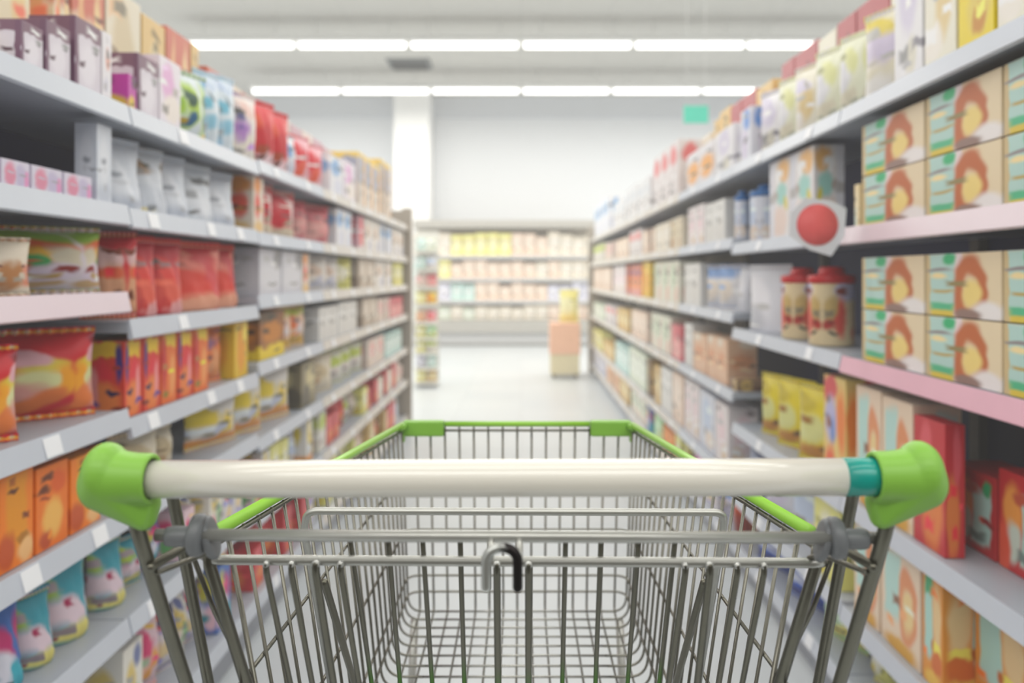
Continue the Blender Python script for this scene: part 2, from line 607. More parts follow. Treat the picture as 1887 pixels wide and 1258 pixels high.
# clamps
for s, px, py in ((1, 362, 989), (-1, 1543, 994)):
    t0 = C(px, py, HB)

    def disc(dx0, dx1, ry, rz, dz=0.0, dy=0.0, tilt=0.0, n=32, bev=0.25):
        b = MB()
        prof = [(0.02, dx0), (1 - bev, dx0), (1 - bev * .3, dx0 + (dx1 - dx0) * .1), (1, dx0 + (dx1 - dx0) * .3), (1, dx0 + (dx1 - dx0) * .7), (1 - bev * .3, dx0 + (dx1 - dx0) * .9), (1 - bev, dx1), (0.02, dx1)]
        vs, fs = [], []
        for r, x in prof:
            for k in range(n):
                a_ = 2 * math.pi * k / n
                yy, zz = r * ry / HB * math.cos(a_), r * rz / HB * math.sin(a_)
                vs.append((t0.x + s * x / HB + zz * tilt * s, t0.y + yy + dy, t0.z + zz + dz / HB))
        m = len(prof)
        for i in range(m - 1):
            for k in range(n):
                k2 = (k + 1) % n
                fs.append((i * n + k, i * n + k2, (i + 1) * n + k2, (i + 1) * n + k))
        fs.append(tuple(range(n))); fs.append(tuple((m - 1) * n + k for k in range(n)))
        b.add(vs, fs, True)
        return b
    ring = cpart(disc(-14, 13, 36, 39, 0, 0.004, 0.05), 'clamp', M['clamp'])
    cpart(disc(11, 27, 30, 40, -7, 0.008, -0.22, bev=0.18), 'clamp_flange', M['clamp'], ring)
    cpart(disc(-55, -8, 18, 19, 1, 0, 0.0, bev=0.12), 'clamp_collar', M['clamp'], ring)

# rim, lattices
def rail(d):
    t = (d - 0.72) / (1.518 - 0.72)
    return 0.263 + (0.211 - 0.263) * t, 1.052 + (1.002 - 1.052) * t


FZ = 0.663
FH = 0.194
D0, D1 = 0.745, 1.497
for s in (-1, 1):
    b = MB()
    h0, z0 = rail(0.72); h1, z1 = rail(1.50)
    b.tube([(s * h0, 0.72, z0 + 0.002), (s * h1, 1.50, z1 + 0.002)], 0.0058, 14)
    cpart(b, 'rim_sleeve', M['lime_rim'], label='lime green sleeve along one side of the basket rim')
    b = MB()
    h0, z0 = rail(0.70); h1, z1 = rail(1.515)
    b.tube([(s * h0, 0.70, z0 - 0.009), (s * h1, 1.515, z1 - 0.009)], 0.0027, 8)
    n = 22
    for k in range(n):
        d = D0 + (D1 - D0) * k / (n - 1)
        h, z = rail(d)
        dd = 0.02 * (1 - k / (n - 1))
        pts = fillet([(s * h, d, z - 0.006), (s * (FH + 0.006), d + dd, FZ + 0.0), (s * (FH - 0.05), d + dd, FZ)], 0.05, 6)
        b.tube(pts, 0.0020 if k else 0.0026, 8)
    for zz in (0.913, 0.81, 0.725, 0.695):
        f = lambda d: FH + (rail(d)[0] - FH) * ((zz - FZ) / (rail(d)[1] - FZ)) ** 0.8 + 0.0035
        b.tube([(s * f(0.72), 0.72, zz), (s * f(1.1), 1.1, zz), (s * (f(1.46)), 1.46, zz)], 0.0021, 8)
    cpart(b, 'side_lattice', M['zinc_wire'])
b = MB()
n = 22
for k in range(n):
    d = D0 + (D1 - D0) * k / (n - 1) + 0.02 * (1 - k / (n - 1))
    b.tube([(-FH + 0.05, d, FZ), (FH - 0.05, d, FZ)], 0.0019, 8)
for k in range(15):
    x = (k - 7) * 0.0270 * 0.95
    b.tube([(x, 0.83, FZ - 0.004), (x, 1.49, FZ - 0.004)], 0.0019, 8)
cpart(b, 'floor_lattice', M['zinc'])
b = MB()
for k in range(15):
    x = (k - 7) * 0.0270
    b.tube(fillet([(x, 1.518, 0.998), (x * 0.955, 1.513, FZ - 0.004), (x * 0.95, 1.485, FZ - 0.004)], 0.025, 5), 0.0020, 8)
h1 = rail(1.515)[0]
b.tube([(-h1, 1.512, 0.993), (h1, 1.512, 0.993)], 0.0024, 8)
for zz in (0.913, 0.81, 0.725, 0.695):
    hh = FH + (h1 - FH) * ((zz - FZ) / (1.002 - FZ)) ** 0.8 + 0.0035
    b.tube(fillet([(-hh - 0.001, 1.455, zz), (-hh, 1.509, zz), (hh, 1.509, zz), (hh + 0.001, 1.455, zz)], 0.03, 6), 0.0021, 8)
cpart(b, 'front_lattice', M['zinc_wire'])
b = MB(); b.tube([(-0.135, 1.517, 1.004), (0.135, 1.517, 1.004)], 0.0052, 12)
cpart(b, 'rim_sleeve', M['lime_rim'], label='thin lime green sleeve on the front edge of the basket rim')
for s in (-1, 1):
    b = MB()
    h = 0.212
    b.box(min(s * 0.136, s * h), max(s * 0.136, s * h), 1.506, 1.528, 0.982, 1.0105, 0.004)
    b.tube([(s * (h - 0.003), 1.512, 1.001), (s * (h + 0.002), 1.478, 1.003)], [0.0085, 0.0068], 14)
    b.box(s * (h - 0.001) - 0.002, s * (h - 0.001) + 0.002, 1.503, 1.522, 0.972, 0.992, 0.001)
    cpart(b, 'corner_clip', M['lime'], label='lime green corner clip on the basket rim')

mg = plain('zinc_wire_green_fade', (112, 110, 98), 0.34, metal=0.8)  # shaded zinc tone of the uprights, fading to green towards the bottom
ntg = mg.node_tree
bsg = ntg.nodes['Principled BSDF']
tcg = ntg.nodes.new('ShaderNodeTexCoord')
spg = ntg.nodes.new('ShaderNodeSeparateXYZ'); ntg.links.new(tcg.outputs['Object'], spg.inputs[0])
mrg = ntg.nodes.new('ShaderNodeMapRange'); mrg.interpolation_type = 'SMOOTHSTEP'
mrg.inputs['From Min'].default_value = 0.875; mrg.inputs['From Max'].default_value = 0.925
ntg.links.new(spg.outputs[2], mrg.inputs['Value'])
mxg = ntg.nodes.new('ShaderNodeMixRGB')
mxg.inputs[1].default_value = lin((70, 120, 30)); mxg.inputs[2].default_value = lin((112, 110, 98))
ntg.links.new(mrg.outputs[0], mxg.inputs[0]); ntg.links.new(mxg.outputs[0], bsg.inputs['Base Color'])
M['green_fade'] = mg

# rear gate: wires welded to the rim and hung from the hinge bar
def gate_line(px, y0, z0=None):
    x = (px - CX) / RB - TX
    return x


gate = None
def gwire(px0, px1, r, front=True):
    a0 = C(px0, 1036 + (px0 - 960) * 0.004, RB)
    d0 = 0.697 if front else 0.705
    x0 = a0.x * (d0 / 0.70)
    z0 = a0.z if front else 1.056
    # second photo point, on the bottom edge of the frame, lies on the sloping gate
    slope = 0.53
    t = (750 / F * d0 - (H - z0)) / (1 - 750 / F * slope)
    d1 = d0 + slope * t
    x1 = (px1 - CX) * d1 / F - TX
    zb = 0.69
    k = (z0 - zb) / t
    end = (x0 + (x1 - x0) * k, d0 + slope * t * k, zb)
    b = MB(); b.tube([(x0, d0 - (0.004 if front else 0), z0), (x0 + (x1 - x0) * .02, d0 - (.003 if front else 0), z0 - (z0 - zb) * .02), end], r, 10, round_ends=True)
    o = cpart(b, 'gate_wire', M['zinc_post'] if front and abs(px0 - 945) > 60 else M['green_fade'])
    if front:
        b = MB(); b.lathe([(0.0004, -0.0012), (r * .8, -0.0010), (r * 1.05, 0.0003), (r * 1.05, 0.004)], 'y', 12, (x0, d0 - 0.0052, z0))
        cpart(b, 'weld', M['weld'], o)


for p0, p1, r in ((493, 538, .0026), (539, 578, .0027), (584, 617, .0034), (629, 664, .0027), (916, 918, .0032), (974, 974, .0032),
                  (1261, 1231, .0027), (1306, 1283, .0034), (1357, 1322, .0028), (1406, 1365, .0027)):
    gwire(p0, p1, r)
for p0, p1 in ((646, 686), (715, 738), (779, 797), (848, 856), (1042, 1036), (1107, 1097), (1176, 1156), (1243, 1214)):
    gwire(p0, p1, .0023, False)

# child seat frame inside the basket
b = MB()
s0 = 1923.0
b.tube(fillet([(-0.200, 0.905, 0.80), (-0.2035, 0.79, 1.035), C(566, 941, s0), C(1334, 944, s0), (0.2035, 0.79, 1.035), (0.200, 0.905, 0.80)], 0.016, 8), 0.0036, 12)
cpart(b, 'seat_frame', M['zinc_tube'])
for s in (-1, 1):
    b = MB(); b.tube([(s * 0.2005, 0.86, 0.956), (s * 0.1995, 1.01, 0.775), (s * 0.199, 1.06, 0.70)], 0.0042, 12, round_ends=True)
    cpart(b, 'seat_stay', M['zinc_post'])

# bag hook
m, nt, bs = new_mat('worn_shaded_hook_metal')  # worn coating, with its lit left and shaded right put into colour
bs.inputs['Metallic'].default_value = 0.8
bs.inputs['Roughness'].default_value = 0.34
tc = nt.nodes.new('ShaderNodeTexCoord')
sp = nt.nodes.new('ShaderNodeSeparateXYZ'); nt.links.new(tc.outputs['Generated'], sp.inputs[0])
nz = nt.nodes.new('ShaderNodeTexNoise'); nz.inputs['Scale'].default_value = 5; nz.inputs['Detail'].default_value = 5
nt.links.new(tc.outputs['Generated'], nz.inputs['Vector'])
mm = nt.nodes.new('ShaderNodeMath'); mm.operation = 'MULTIPLY_ADD'; mm.inputs[1].default_value = 0.9
nt.links.new(nz.outputs['Fac'], mm.inputs[0]); nt.links.new(sp.outputs[0], mm.inputs[2])
rp = nt.nodes.new('ShaderNodeValToRGB')
rp.color_ramp.elements[0].position = 0.80; rp.color_ramp.elements[0].color = lin((190, 192, 188))
rp.color_ramp.elements[1].position = 1.18; rp.color_ramp.elements[1].color = lin((38, 34, 34))
nt.links.new(mm.outputs[0], rp.inputs[0]); nt.links.new(rp.outputs[0], bs.inputs['Base Color'])
M['hook'] = m
HK = 2500.0
pts = [C(896, 1081, HK)] + [C(925 - 29 * math.cos(a_), 1034 - 26 * math.sin(a_), HK) for a_ in [i * math.pi / 12 for i in range(13)]] + [C(954, 1082, HK)]
b = MB(); b.tube(pts, 9.4 / HK, 16, round_ends=True)
hook = cpart(b, 'bag_hook', M['hook'])
for px in (905, 957):
    b = MB(); b.tube([C(px, 992, HB), C(px, 1006, 2440), C(px + (0 if px > 930 else -2), 1030, HK)], 6.5 / HB, 12)
    cpart(b, 'hook_stub', M['zinc_tube'], hook)

# chassis below the basket
b = MB()
b.tube(fillet([(-0.27, 0.93, 0.16), (-0.21, 1.56, 0.18), (0.21, 1.56, 0.18), (0.27, 0.93, 0.16)], 0.06), 0.009, 12)
cpart(b, 'chassis_frame', M['zinc_tube'])
for s in (-1, 1):
    b = MB(); b.tube([(s * 0.185, 1.47, 0.659), (s * 0.2, 1.50, 0.40), (s * 0.21, 1.54, 0.185)], 0.007, 12)
    cpart(b, 'front_strut', M['zinc_tube'])
for x, y in ((-0.27, 0.93), (0.27, 0.93), (-0.20, 1.54), (0.20, 1.54)):
    b = MB(); b.lathe([(0.058, -0.012), (0.0625, -0.008), (0.0625, 0.008), (0.058, 0.012)], 'x', 28, (x, y + 0.03, 0.0625))
    wh = cpart(b, 'wheel', M['rubber'])
    b = MB()
    for s in (-1, 1):
        b.box(x + s * 0.019 - 0.0015, x + s * 0.019 + 0.0015, y + 0.005, y + 0.04, 0.05, 0.15)
    b.box(x - 0.02, x + 0.02, y - 0.015, y + 0.04, 0.148, 0.156)
    cpart(b, 'wheel_fork', M['zinc_tube'], wh)

# ------------------------------------------------------------------ gondola shelving
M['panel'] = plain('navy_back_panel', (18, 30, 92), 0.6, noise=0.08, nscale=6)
M['panel_far'] = plain('hazed_back_panel', (176, 168, 154), 0.6, noise=0.06, nscale=6)  # paler copy for far bays, haze put into the panel colour
M['shelf'] = plain('shelf_metal', (176, 182, 192), 0.4, noise=0.03, nscale=10)
M['strip'] = plain('price_strip_grey', (200, 206, 217), 0.35, noise=0.03, nscale=12)
M['strip_pink'] = plain('price_strip_pink', (232, 180, 196), 0.35, noise=0.06, nscale=7)
M['strip_blush'] = plain('price_strip_blush', (232, 214, 222), 0.35, noise=0.04, nscale=7)
M['strip_warm'] = plain('price_strip_warm', (214, 208, 200), 0.4, noise=0.03, nscale=12)
M['tagm'] = plain('price_tag_card', (244, 246, 250), 0.5, noise=0.02)
M['plinth'] = plain('plinth_grey', (150, 154, 164), 0.45, noise=0.04)
M['post'] = plain('upright_post', (104, 98, 88), 0.5, noise=0.05)
M['end_post'] = plain('beige_end_post', (170, 160, 146), 0.5, noise=0.04)
SD = 0.40


def bay(sx, y0, y1, shelves, top, label, first_far=False, end=False, dark=True):
    """One unit of shelving; sx -1 or +1 is the side of the aisle. shelves: (z, strip material key, tag offsets)."""
    t = thing('gondola_bay', label, 'shelving', (sx * (HALF + SD / 2), (y0 + y1) / 2, 0), 'shelving bays along the aisle')
    L = (y1 - y0)
    ax = lambda u: sx * (u - SD / 2)          # u: 0 at the aisle edge, SD at the back
    def bx(b, u0, u1, v0, v1, z0, z1, bev=0):
        a0, a1 = sorted((ax(u0), ax(u1)))
        b.box(a0, a1, v0 - L / 2, v1 - L / 2, z0, z1, bev)
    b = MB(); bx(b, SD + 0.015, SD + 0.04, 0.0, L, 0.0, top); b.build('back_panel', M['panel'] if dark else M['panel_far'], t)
    b = MB(); bx(b, 0.03, SD, 0.001, L - 0.001, 0.0, 0.115, 0.004); b.build('plinth', M['plinth'], t)
    for v in (0.012, L - 0.012):
        b = MB(); bx(b, SD - 0.012, SD + 0.014, v - 0.011, v + 0.011, 0.0, top); b.build('upright', M['post'], t)
    for z, key, tags in shelves:
        b = MB(); bx(b, 0.008, SD - 0.014, 0.003, L - 0.003, z - 0.028, z, 0.002)
        sh = b.build('shelf', M['shelf'], t)
        b = MB()
        x0, x1 = ax(0.010), ax(-0.004)
        vs = []
        for v in (0.004 - L / 2, L - 0.004 - L / 2):
            vs += [(x0, v, z + 0.004), (ax(0.006), v, z + 0.006), (x1, v, z - 0.040), (ax(0.004), v, z - 0.044), (x0, v, z - 0.04)]
        fs = [(0, 1, 2, 3, 4), (9, 8, 7, 6, 5)] + [(i, (i + 1) % 5, 5 + (i + 1) % 5, 5 + i) for i in range(5)]
        b.add(vs, fs)
        b.build('price_strip', M[key], sh)
        for v in tags:
            b = MB()
            e = sx * -0.0022
            w2 = 0.028
            c0 = [(ax(0.0055) + e, v - w2, z + 0.001), (ax(0.0055) + e, v + w2, z + 0.001), (x1 + e, v + w2, z - 0.036), (x1 + e, v - w2, z - 0.036)]
            c1 = [(p[0] - e * .8, p[1], p[2]) for p in c0]
            b.add([(p[0], p[1] - L / 2, p[2]) for p in c0 + c1], [(0, 1, 2, 3), (7, 6, 5, 4), (0, 4, 5, 1), (1, 5, 6, 2), (2, 6, 7, 3), (3, 7, 4, 0)])
            b.build('price_tag', M['tagm'], sh)
    if end:
        b = MB(); bx(b, -0.03, 0.05, L + 0.004, L + 0.05, 0.0, top, 0.004); b.build('end_post', M['end_post'], t)
        b = MB(); bx(b, 0.05, SD + 0.04, L + 0.004, L + 0.03, 0.0, top - 0.02); b.build('end_panel', M['end_post'], t)
    return t


LB = 0.94
L_START = 0.98
LZ = []                                        # per bay, shelf heights from the top down
for i in range(6):
    z = [1.675, 1.44, 1.237, 0.963, 0.73, 0.47, 0.15]
    if i == 1:
        z = [1.675, 1.435, 1.172, 0.936, 0.722, 0.47, 0.15]
    if i >= 2:
        z = [1.685, 1.43, 1.205, 0.968, 0.70, 0.44, 0.15]
    LZ.append(z)
RB_ = 1.2
R_START = 1.15
RZ = []
for i in range(8):
    z = [1.755, 1.412, 1.045, 0.645, 0.33, 0.13]
    if i == 1:
        z = [1.755, 1.415, 1.05, 0.64, 0.34, 0.13]
    if i >= 2:
        z = [1.755, 1.44, 1.115, 0.77, 0.39, 0.13]
    RZ.append(z)
BAYN = ['nearest', 'second', 'third', 'fourth', 'fifth', 'sixth', 'seventh', 'last']
for i in range(6):
    y0 = L_START + i * LB
    sh = []
    for j, z in enumerate(LZ[i]):
        key = 'strip' if i < 3 else 'strip_warm'
        tg = []
        if i == 0 and j == 2: key = 'strip_blush'
        if i == 0 and j in (4, 3): tg = [0.55, 0.8] if j == 4 else [0.62]
        if i == 1: tg = [0.12, 0.5, 0.75] if j in (1, 3, 5) else [0.3]
        if i > 1: tg = [0.2, 0.66]
        sh.append((z, key, tg))
    nm = BAYN[i] if i < 5 else 'last'
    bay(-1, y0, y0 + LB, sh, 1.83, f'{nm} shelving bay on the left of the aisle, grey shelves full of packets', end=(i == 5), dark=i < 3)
for i in range(8):
    y0 = R_START + i * RB_
    sh = []
    for j, z in enumerate(RZ[i]):
        key = 'strip' if i < 3 else 'strip_warm'
        tg = []
        if i == 0 and j == 1: key = 'strip_blush'
        if i == 0 and j == 2: key = 'strip_pink'
        if i == 0 and j == 3: tg = []
        if i >= 1: tg = [0.25, 0.8]
        sh.append((z, key, tg))
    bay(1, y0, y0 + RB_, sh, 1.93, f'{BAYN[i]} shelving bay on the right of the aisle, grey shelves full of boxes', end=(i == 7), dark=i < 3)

# ------------------------------------------------------------------ packaging
PM = {}


def pm(name, desc, base, *blobs, rough=0.42, wob=0.05):
    PM[name] = print_mat(name, desc, base, blobs, rough, wob)


W_ = (240, 240, 242)
pm('mauve', 'mauve-topped lilac', (222, 214, 224), (.5, .95, .6, .18, (128, 92, 112), .1, 'r'), (.06, .5, .07, .6, (120, 84, 108), .2, 'r'), (.5, .4, .3, .3, (236, 230, 238)))
pm('whitepink', 'white and salmon', (240, 236, 240), (.6, .62, .25, .16, (236, 182, 168)), (.4, .25, .3, .1, (225, 222, 235)))
pm('magenta', 'magenta and yellow', (198, 60, 168), (.4, .2, .4, .25, (232, 196, 60)), (.7, .85, .3, .2, (90, 30, 90)))
pm('pinkwash', 'pale pink and white', (240, 232, 240), (.4, .65, .3, .25, (234, 180, 222)), (.6, .3, .4, .2, (245, 235, 226)))
pm('tealgreen', 'lime, teal and blue patterned', (226, 236, 240), (.2, .9, .18, .12, (70, 190, 196)), (.55, .9, .15, .12, (60, 160, 214)), (.3, .5, .24, .34, (166, 208, 48)), (.28, .52, .12, .14, (44, 140, 190)),
   (.75, .5, .2, .4, (182, 216, 66)), (.7, .62, .14, .14, (54, 90, 70)), (.72, .3, .14, .12, (20, 96, 140)), (.5, .06, .22, .1, (236, 200, 40)))
pm('paleblue', 'pale blue and white', (226, 238, 246), (.3, .62, .3, .1, (120, 196, 220)), (.6, .35, .3, .1, (150, 206, 230)), (.4, .1, .3, .1, (176, 214, 238)), (.7, .9, .25, .1, (198, 214, 236)))
pm('swirl', 'white and violet swirled', (240, 232, 226), (.35, .3, .25, .35, (186, 136, 206)), (.65, .12, .3, .3, (248, 240, 226)), (.25, .75, .2, .14, (70, 76, 140)), (.7, .8, .25, .15, (240, 206, 196)))
pm('redbig', 'bright red', (226, 44, 50), (.3, .75, .2, .2, (238, 96, 50)), (.6, .4, .35, .3, (206, 16, 34)), (.8, .12, .3, .14, (244, 214, 220)))
pm('redpink', 'pink and red', (240, 180, 190), (.5, .6, .34, .34, (228, 58, 70)), (.6, .3, .2, .2, (236, 96, 70)), (.5, .05, .5, .1, (244, 236, 232)))
pm('skywhite', 'white and sky blue', (238, 238, 242), (.4, .72, .36, .2, (140, 184, 230)), (.6, .25, .3, .2, (224, 226, 240)))
pm('greyorange', 'grey-fronted orange', (226, 214, 200), (.4, .68, .34, .24, (168, 172, 190), .2, 'r'), (.93, .5, .12, .6, (240, 176, 84), .2, 'r'), (.5, .98, .5, .08, (246, 214, 110), .3, 'r'))
pm('lilaclow', 'lilac and pink', (226, 220, 236), (.3, .5, .2, .4, (232, 150, 176)), (.7, .5, .2, .4, (206, 196, 224)), (.9, .4, .1, .3, (236, 160, 206)))
pm('icewhite', 'ice white', (224, 230, 240), (.5, .15, .5, .12, (206, 213, 226)), (.5, .55, .3, .3, (234, 238, 246)))
pm('icespot', 'white and brown spotted', (228, 233, 241), (.5, .78, .3, .12, (170, 140, 112)), (.5, .3, .4, .2, (216, 222, 232)), (.3, .1, .2, .06, (240, 226, 170)))
pm('icegreen', 'white with green-grey edge', (222, 229, 238), (.12, .8, .16, .3, (84, 120, 124)), (.6, .4, .3, .3, (234, 238, 245)))
pm('orangewhite', 'orange, red and cream', (240, 226, 210), (.4, .85, .34, .14, (238, 150, 60)), (.4, .5, .26, .22, (234, 84, 62)), (.5, .12, .4, .12, (240, 200, 130)))
pm('redcream', 'red with cream foot', (232, 66, 78), (.5, .08, .6, .14, (240, 224, 196), .2, 'r'), (.6, .45, .26, .26, (214, 30, 50)), (.92, .6, .1, .4, (246, 214, 210)))
pm('pinkred', 'rose pink', (228, 120, 128), (.5, .3, .4, .3, (240, 176, 170)), (.8, .8, .3, .2, (206, 70, 84)))
pm('whitebeige', 'white and beige', (238, 232, 224), (.4, .6, .3, .2, (226, 202, 184)), (.7, .2, .2, .2, (220, 220, 234)))
pm('greenyellow', 'cream, green and yellow', (240, 226, 206), (.2, .85, .3, .2, (170, 196, 70)), (.3, .4, .2, .2, (244, 214, 60)), (.6, .35, .2, .2, (234, 150, 120)), (.9, .3, .2, .3, (200, 140, 90)))
pm('bigred', 'red, green and yellow', (234, 222, 226), (.25, .75, .42, .5, (184, 24, 40)), (.62, .88, .4, .14, (150, 190, 60)), (.6, .7, .36, .14, (236, 100, 30)), (.5, .6, .26, .12, (246, 190, 40)),
   (.42, .48, .16, .13, (44, 170, 84)), (.78, .55, .18, .2, (228, 216, 190)), (.7, .28, .3, .16, (232, 216, 232)), (.72, .1, .25, .06, (214, 178, 130)), (.36, .3, .1, .12, (226, 60, 44)))
pm('redbeige', 'red, white and beige', (212, 34, 48), (.6, .72, .36, .14, (236, 196, 196), .3), (.62, .3, .36, .34, (222, 162, 124)), (.6, .52, .3, .08, (226, 96, 50)))
pm('redbag', 'crimson', (204, 26, 48), (.7, .3, .3, .3, (232, 96, 74)), (.75, .62, .2, .2, (238, 70, 60)), (.8, .08, .3, .12, (236, 170, 170)))
pm('redorangebag', 'scarlet and peach', (216, 34, 46), (.5, .7, .34, .2, (244, 130, 112)), (.5, .4, .3, .3, (230, 62, 44)), (.6, .1, .4, .16, (238, 170, 140)))
pm('greywhite', 'grey-white', (214, 214, 222), (.5, .4, .5, .3, (226, 226, 232)), (.85, .8, .2, .2, (150, 150, 154)))
pm('bigmulti', 'red, orange and lime', (222, 40, 52), (.3, .9, .3, .14, (150, 30, 66)), (.22, .72, .2, .1, (120, 150, 196)), (.5, .5, .4, .22, (236, 96, 40)), (.7, .58, .25, .14, (232, 210, 70)), (.85, .42, .2, .2, (250, 170, 40)),
   (.55, .42, .2, .14, (232, 232, 170)), (.45, .2, .25, .2, (226, 160, 150)), (.3, .12, .18, .12, (150, 206, 90)), (.75, .16, .2, .16, (240, 130, 60)), (.1, .3, .2, .2, (232, 60, 40)), (.55, .72, .2, .1, (238, 180, 190)))
pm('redblue', 'dark red and blue', (150, 20, 46), (.4, .7, .3, .14, (96, 126, 186)), (.6, .35, .3, .2, (226, 70, 70)), (.3, .1, .4, .16, (240, 110, 60)))
pm('redyellow', 'red-orange with yellow', (222, 60, 42), (.5, .88, .36, .1, (240, 200, 40), .25, 'r'), (.14, .72, .1, .24, (60, 40, 130)), (.6, .55, .3, .2, (232, 40, 62)), (.5, .22, .4, .24, (240, 132, 60)), (.75, .4, .12, .25, (244, 150, 150)))
pm('orangeyellow', 'orange with yellow top', (238, 116, 46), (.5, .92, .4, .1, (240, 206, 50), .3, 'r'), (.15, .6, .16, .4, (206, 36, 44)), (.7, .4, .2, .3, (246, 160, 90)))
pm('orangepurple', 'orange and plum', (240, 132, 66), (.5, .8, .4, .2, (150, 96, 140)), (.8, .3, .2, .3, (240, 170, 120)), (.3, .1, .3, .14, (232, 170, 190)))
pm('yellowedge', 'golden yellow', (236, 196, 48), (.5, .5, .3, .4, (240, 160, 40)), (.8, .8, .2, .2, (250, 220, 90)))
pm('brownyellow', 'brown and yellow', (150, 92, 40), (.5, .55, .4, .25, (206, 128, 30)), (.5, .12, .6, .16, (244, 214, 40), .3, 'r'), (.3, .9, .4, .12, (90, 66, 44)))
pm('greenorange', 'orange and lime', (240, 200, 170), (.5, .9, .5, .14, (206, 214, 60)), (.4, .6, .3, .2, (240, 120, 50)), (.6, .1, .5, .16, (240, 190, 60)), (.7, .4, .2, .2, (236, 226, 226)))
pm('whitebox', 'plain white', (232, 231, 228), (.5, .3, .4, .3, (224, 222, 218)))
pm('taupe', 'taupe and cream', (206, 190, 172), (.5, .6, .3, .3, (226, 214, 200)), (.2, .2, .2, .2, (170, 150, 130)))
pm('blush', 'blush pink and cream', (232, 216, 206), (.5, .6, .3, .3, (236, 176, 170)), (.3, .2, .3, .2, (226, 206, 190)))
pm('orange', 'bright orange', (248, 132, 14), (.5, .6, .3, .4, (238, 152, 10), .3, 'r'), (.2, .2, .24, .2, (206, 84, 16)), (.8, .15, .24, .14, (250, 196, 130)))
pm('orangebag', 'deep orange and amber', (244, 124, 20), (.5, .35, .3, .24, (250, 190, 90)), (.3, .12, .2, .12, (200, 80, 30)), (.7, .78, .24, .14, (232, 96, 10)))
pm('cream', 'cream and tan', (230, 220, 198), (.5, .6, .3, .3, (214, 196, 160)), (.3, .2, .3, .2, (196, 160, 120)))
pm('yellowwhite', 'white and yellow', (236, 232, 226), (.4, .7, .2, .3, (240, 214, 60)), (.8, .4, .2, .3, (236, 206, 70)), (.5, .05, .6, .14, (236, 160, 70), .3, 'r'), (.6, .3, .2, .14, (200, 206, 226)))
pm('olive', 'olive and beige', (146, 134, 104), (.6, .6, .3, .3, (214, 200, 150)), (.3, .2, .3, .3, (96, 88, 70)))
pm('limewhite', 'white and lime', (230, 228, 216), (.5, .75, .5, .2, (190, 206, 80)), (.4, .3, .3, .2, (220, 206, 200)))
pm('multiblue', 'blue, yellow and pink', (60, 110, 190), (.3, .7, .2, .2, (214, 206, 60)), (.7, .6, .2, .24, (206, 50, 120)), (.5, .3, .3, .2, (226, 226, 240)), (.8, .15, .24, .18, (60, 180, 200)), (.15, .25, .14, .2, (240, 196, 210)))
pm('multiteal', 'teal, lime and magenta', (60, 166, 186), (.3, .75, .3, .18, (180, 206, 66)), (.2, .4, .16, .24, (190, 40, 96)), (.6, .4, .3, .2, (236, 214, 226)), (.7, .12, .4, .12, (236, 226, 130)))
pm('whitemulti', 'white, lilac and red', (232, 228, 234), (.3, .7, .2, .16, (214, 64, 84)), (.7, .55, .2, .2, (120, 120, 190)), (.5, .25, .3, .14, (238, 214, 160)), (.8, .85, .2, .14, (70, 72, 110)))
pm('whiteyellow', 'white, yellow and green', (236, 232, 222), (.4, .6, .24, .2, (226, 200, 110)), (.7, .3, .2, .18, (150, 196, 140)), (.25, .2, .16, .16, (232, 120, 140)), (.7, .85, .2, .12, (110, 120, 170)))
pm('pinkmulti', 'pink, orange and green', (238, 206, 216), (.4, .6, .24, .2, (228, 60, 120)), (.7, .3, .2, .2, (244, 170, 70)), (.3, .25, .16, .16, (120, 196, 120)))
pm('redamber', 'red and amber', (202, 44, 54), (.6, .3, .34, .3, (232, 130, 60)), (.4, .75, .2, .2, (226, 90, 100)))
# right-hand goods
PRET = (198, 104, 50)
pm('pretzel', 'cream, mint and brown printed', (238, 218, 182), (.24, .55, .19, .46, (186, 220, 212), .1, 'r'), (.24, .06, .19, .12, (226, 200, 70), .3, 'r'), (.34, .90, .09, .09, (50, 186, 120)), (.24, .16, .17, .06, (80, 190, 140), .4, 'r'),
   (.02, .5, .045, .6, (214, 190, 140), .2, 'r'), (.47, .5, .04, .6, (240, 224, 226), .3, 'r'), (.62, .42, .22, .56, PRET, .5, 'ring'), (.64, .38, .12, .2, (246, 218, 130)), (.85, .1, .2, .16, (244, 238, 236)), (.6, .05, .16, .1, (150, 120, 110)), wob=.03)
pm('pretzelred', 'red, mint and orange', (196, 42, 46), (.7, .45, .2, .34, (186, 224, 214), .15, 'r'), (.82, .84, .08, .1, (50, 176, 110)), (.3, .6, .2, .26, (240, 160, 70)), (.3, .3, .18, .2, (206, 220, 206)), (.1, .2, .16, .3, (230, 90, 60)))
pm('pretzelorange', 'amber and mint', (232, 150, 44), (.3, .55, .2, .3, (180, 222, 212), .15, 'r'), (.3, .86, .18, .08, (60, 170, 110), .3, 'r'), (.72, .6, .2, .3, (240, 206, 150)), (.72, .2, .26, .16, (220, 110, 30)), (.5, .05, .4, .1, (244, 196, 80)))
pm('pretzelpeach', 'peach and mint', (240, 216, 190), (.3, .6, .2, .3, (190, 226, 218), .2, 'r'), (.7, .5, .24, .36, (232, 150, 100), .5, 'ring'), (.7, .45, .14, .2, (244, 214, 150)), (.5, .05, .4, .1, (226, 170, 60)))
pm('creamside', 'plain cream', (236, 214, 164), (.5, .5, .3, .4, (244, 226, 186)), (.2, .2, .2, .3, (210, 226, 214)))
pm('whitecarton', 'white, orange and mint', (234, 230, 230), (.7, .85, .28, .14, (240, 186, 110)), (.6, .55, .26, .16, (160, 214, 204)), (.8, .42, .1, .1, (220, 206, 60)), (.5, .2, .4, .18, (236, 214, 204)), (.12, .5, .14, .6, (226, 226, 234), .2, 'r'))
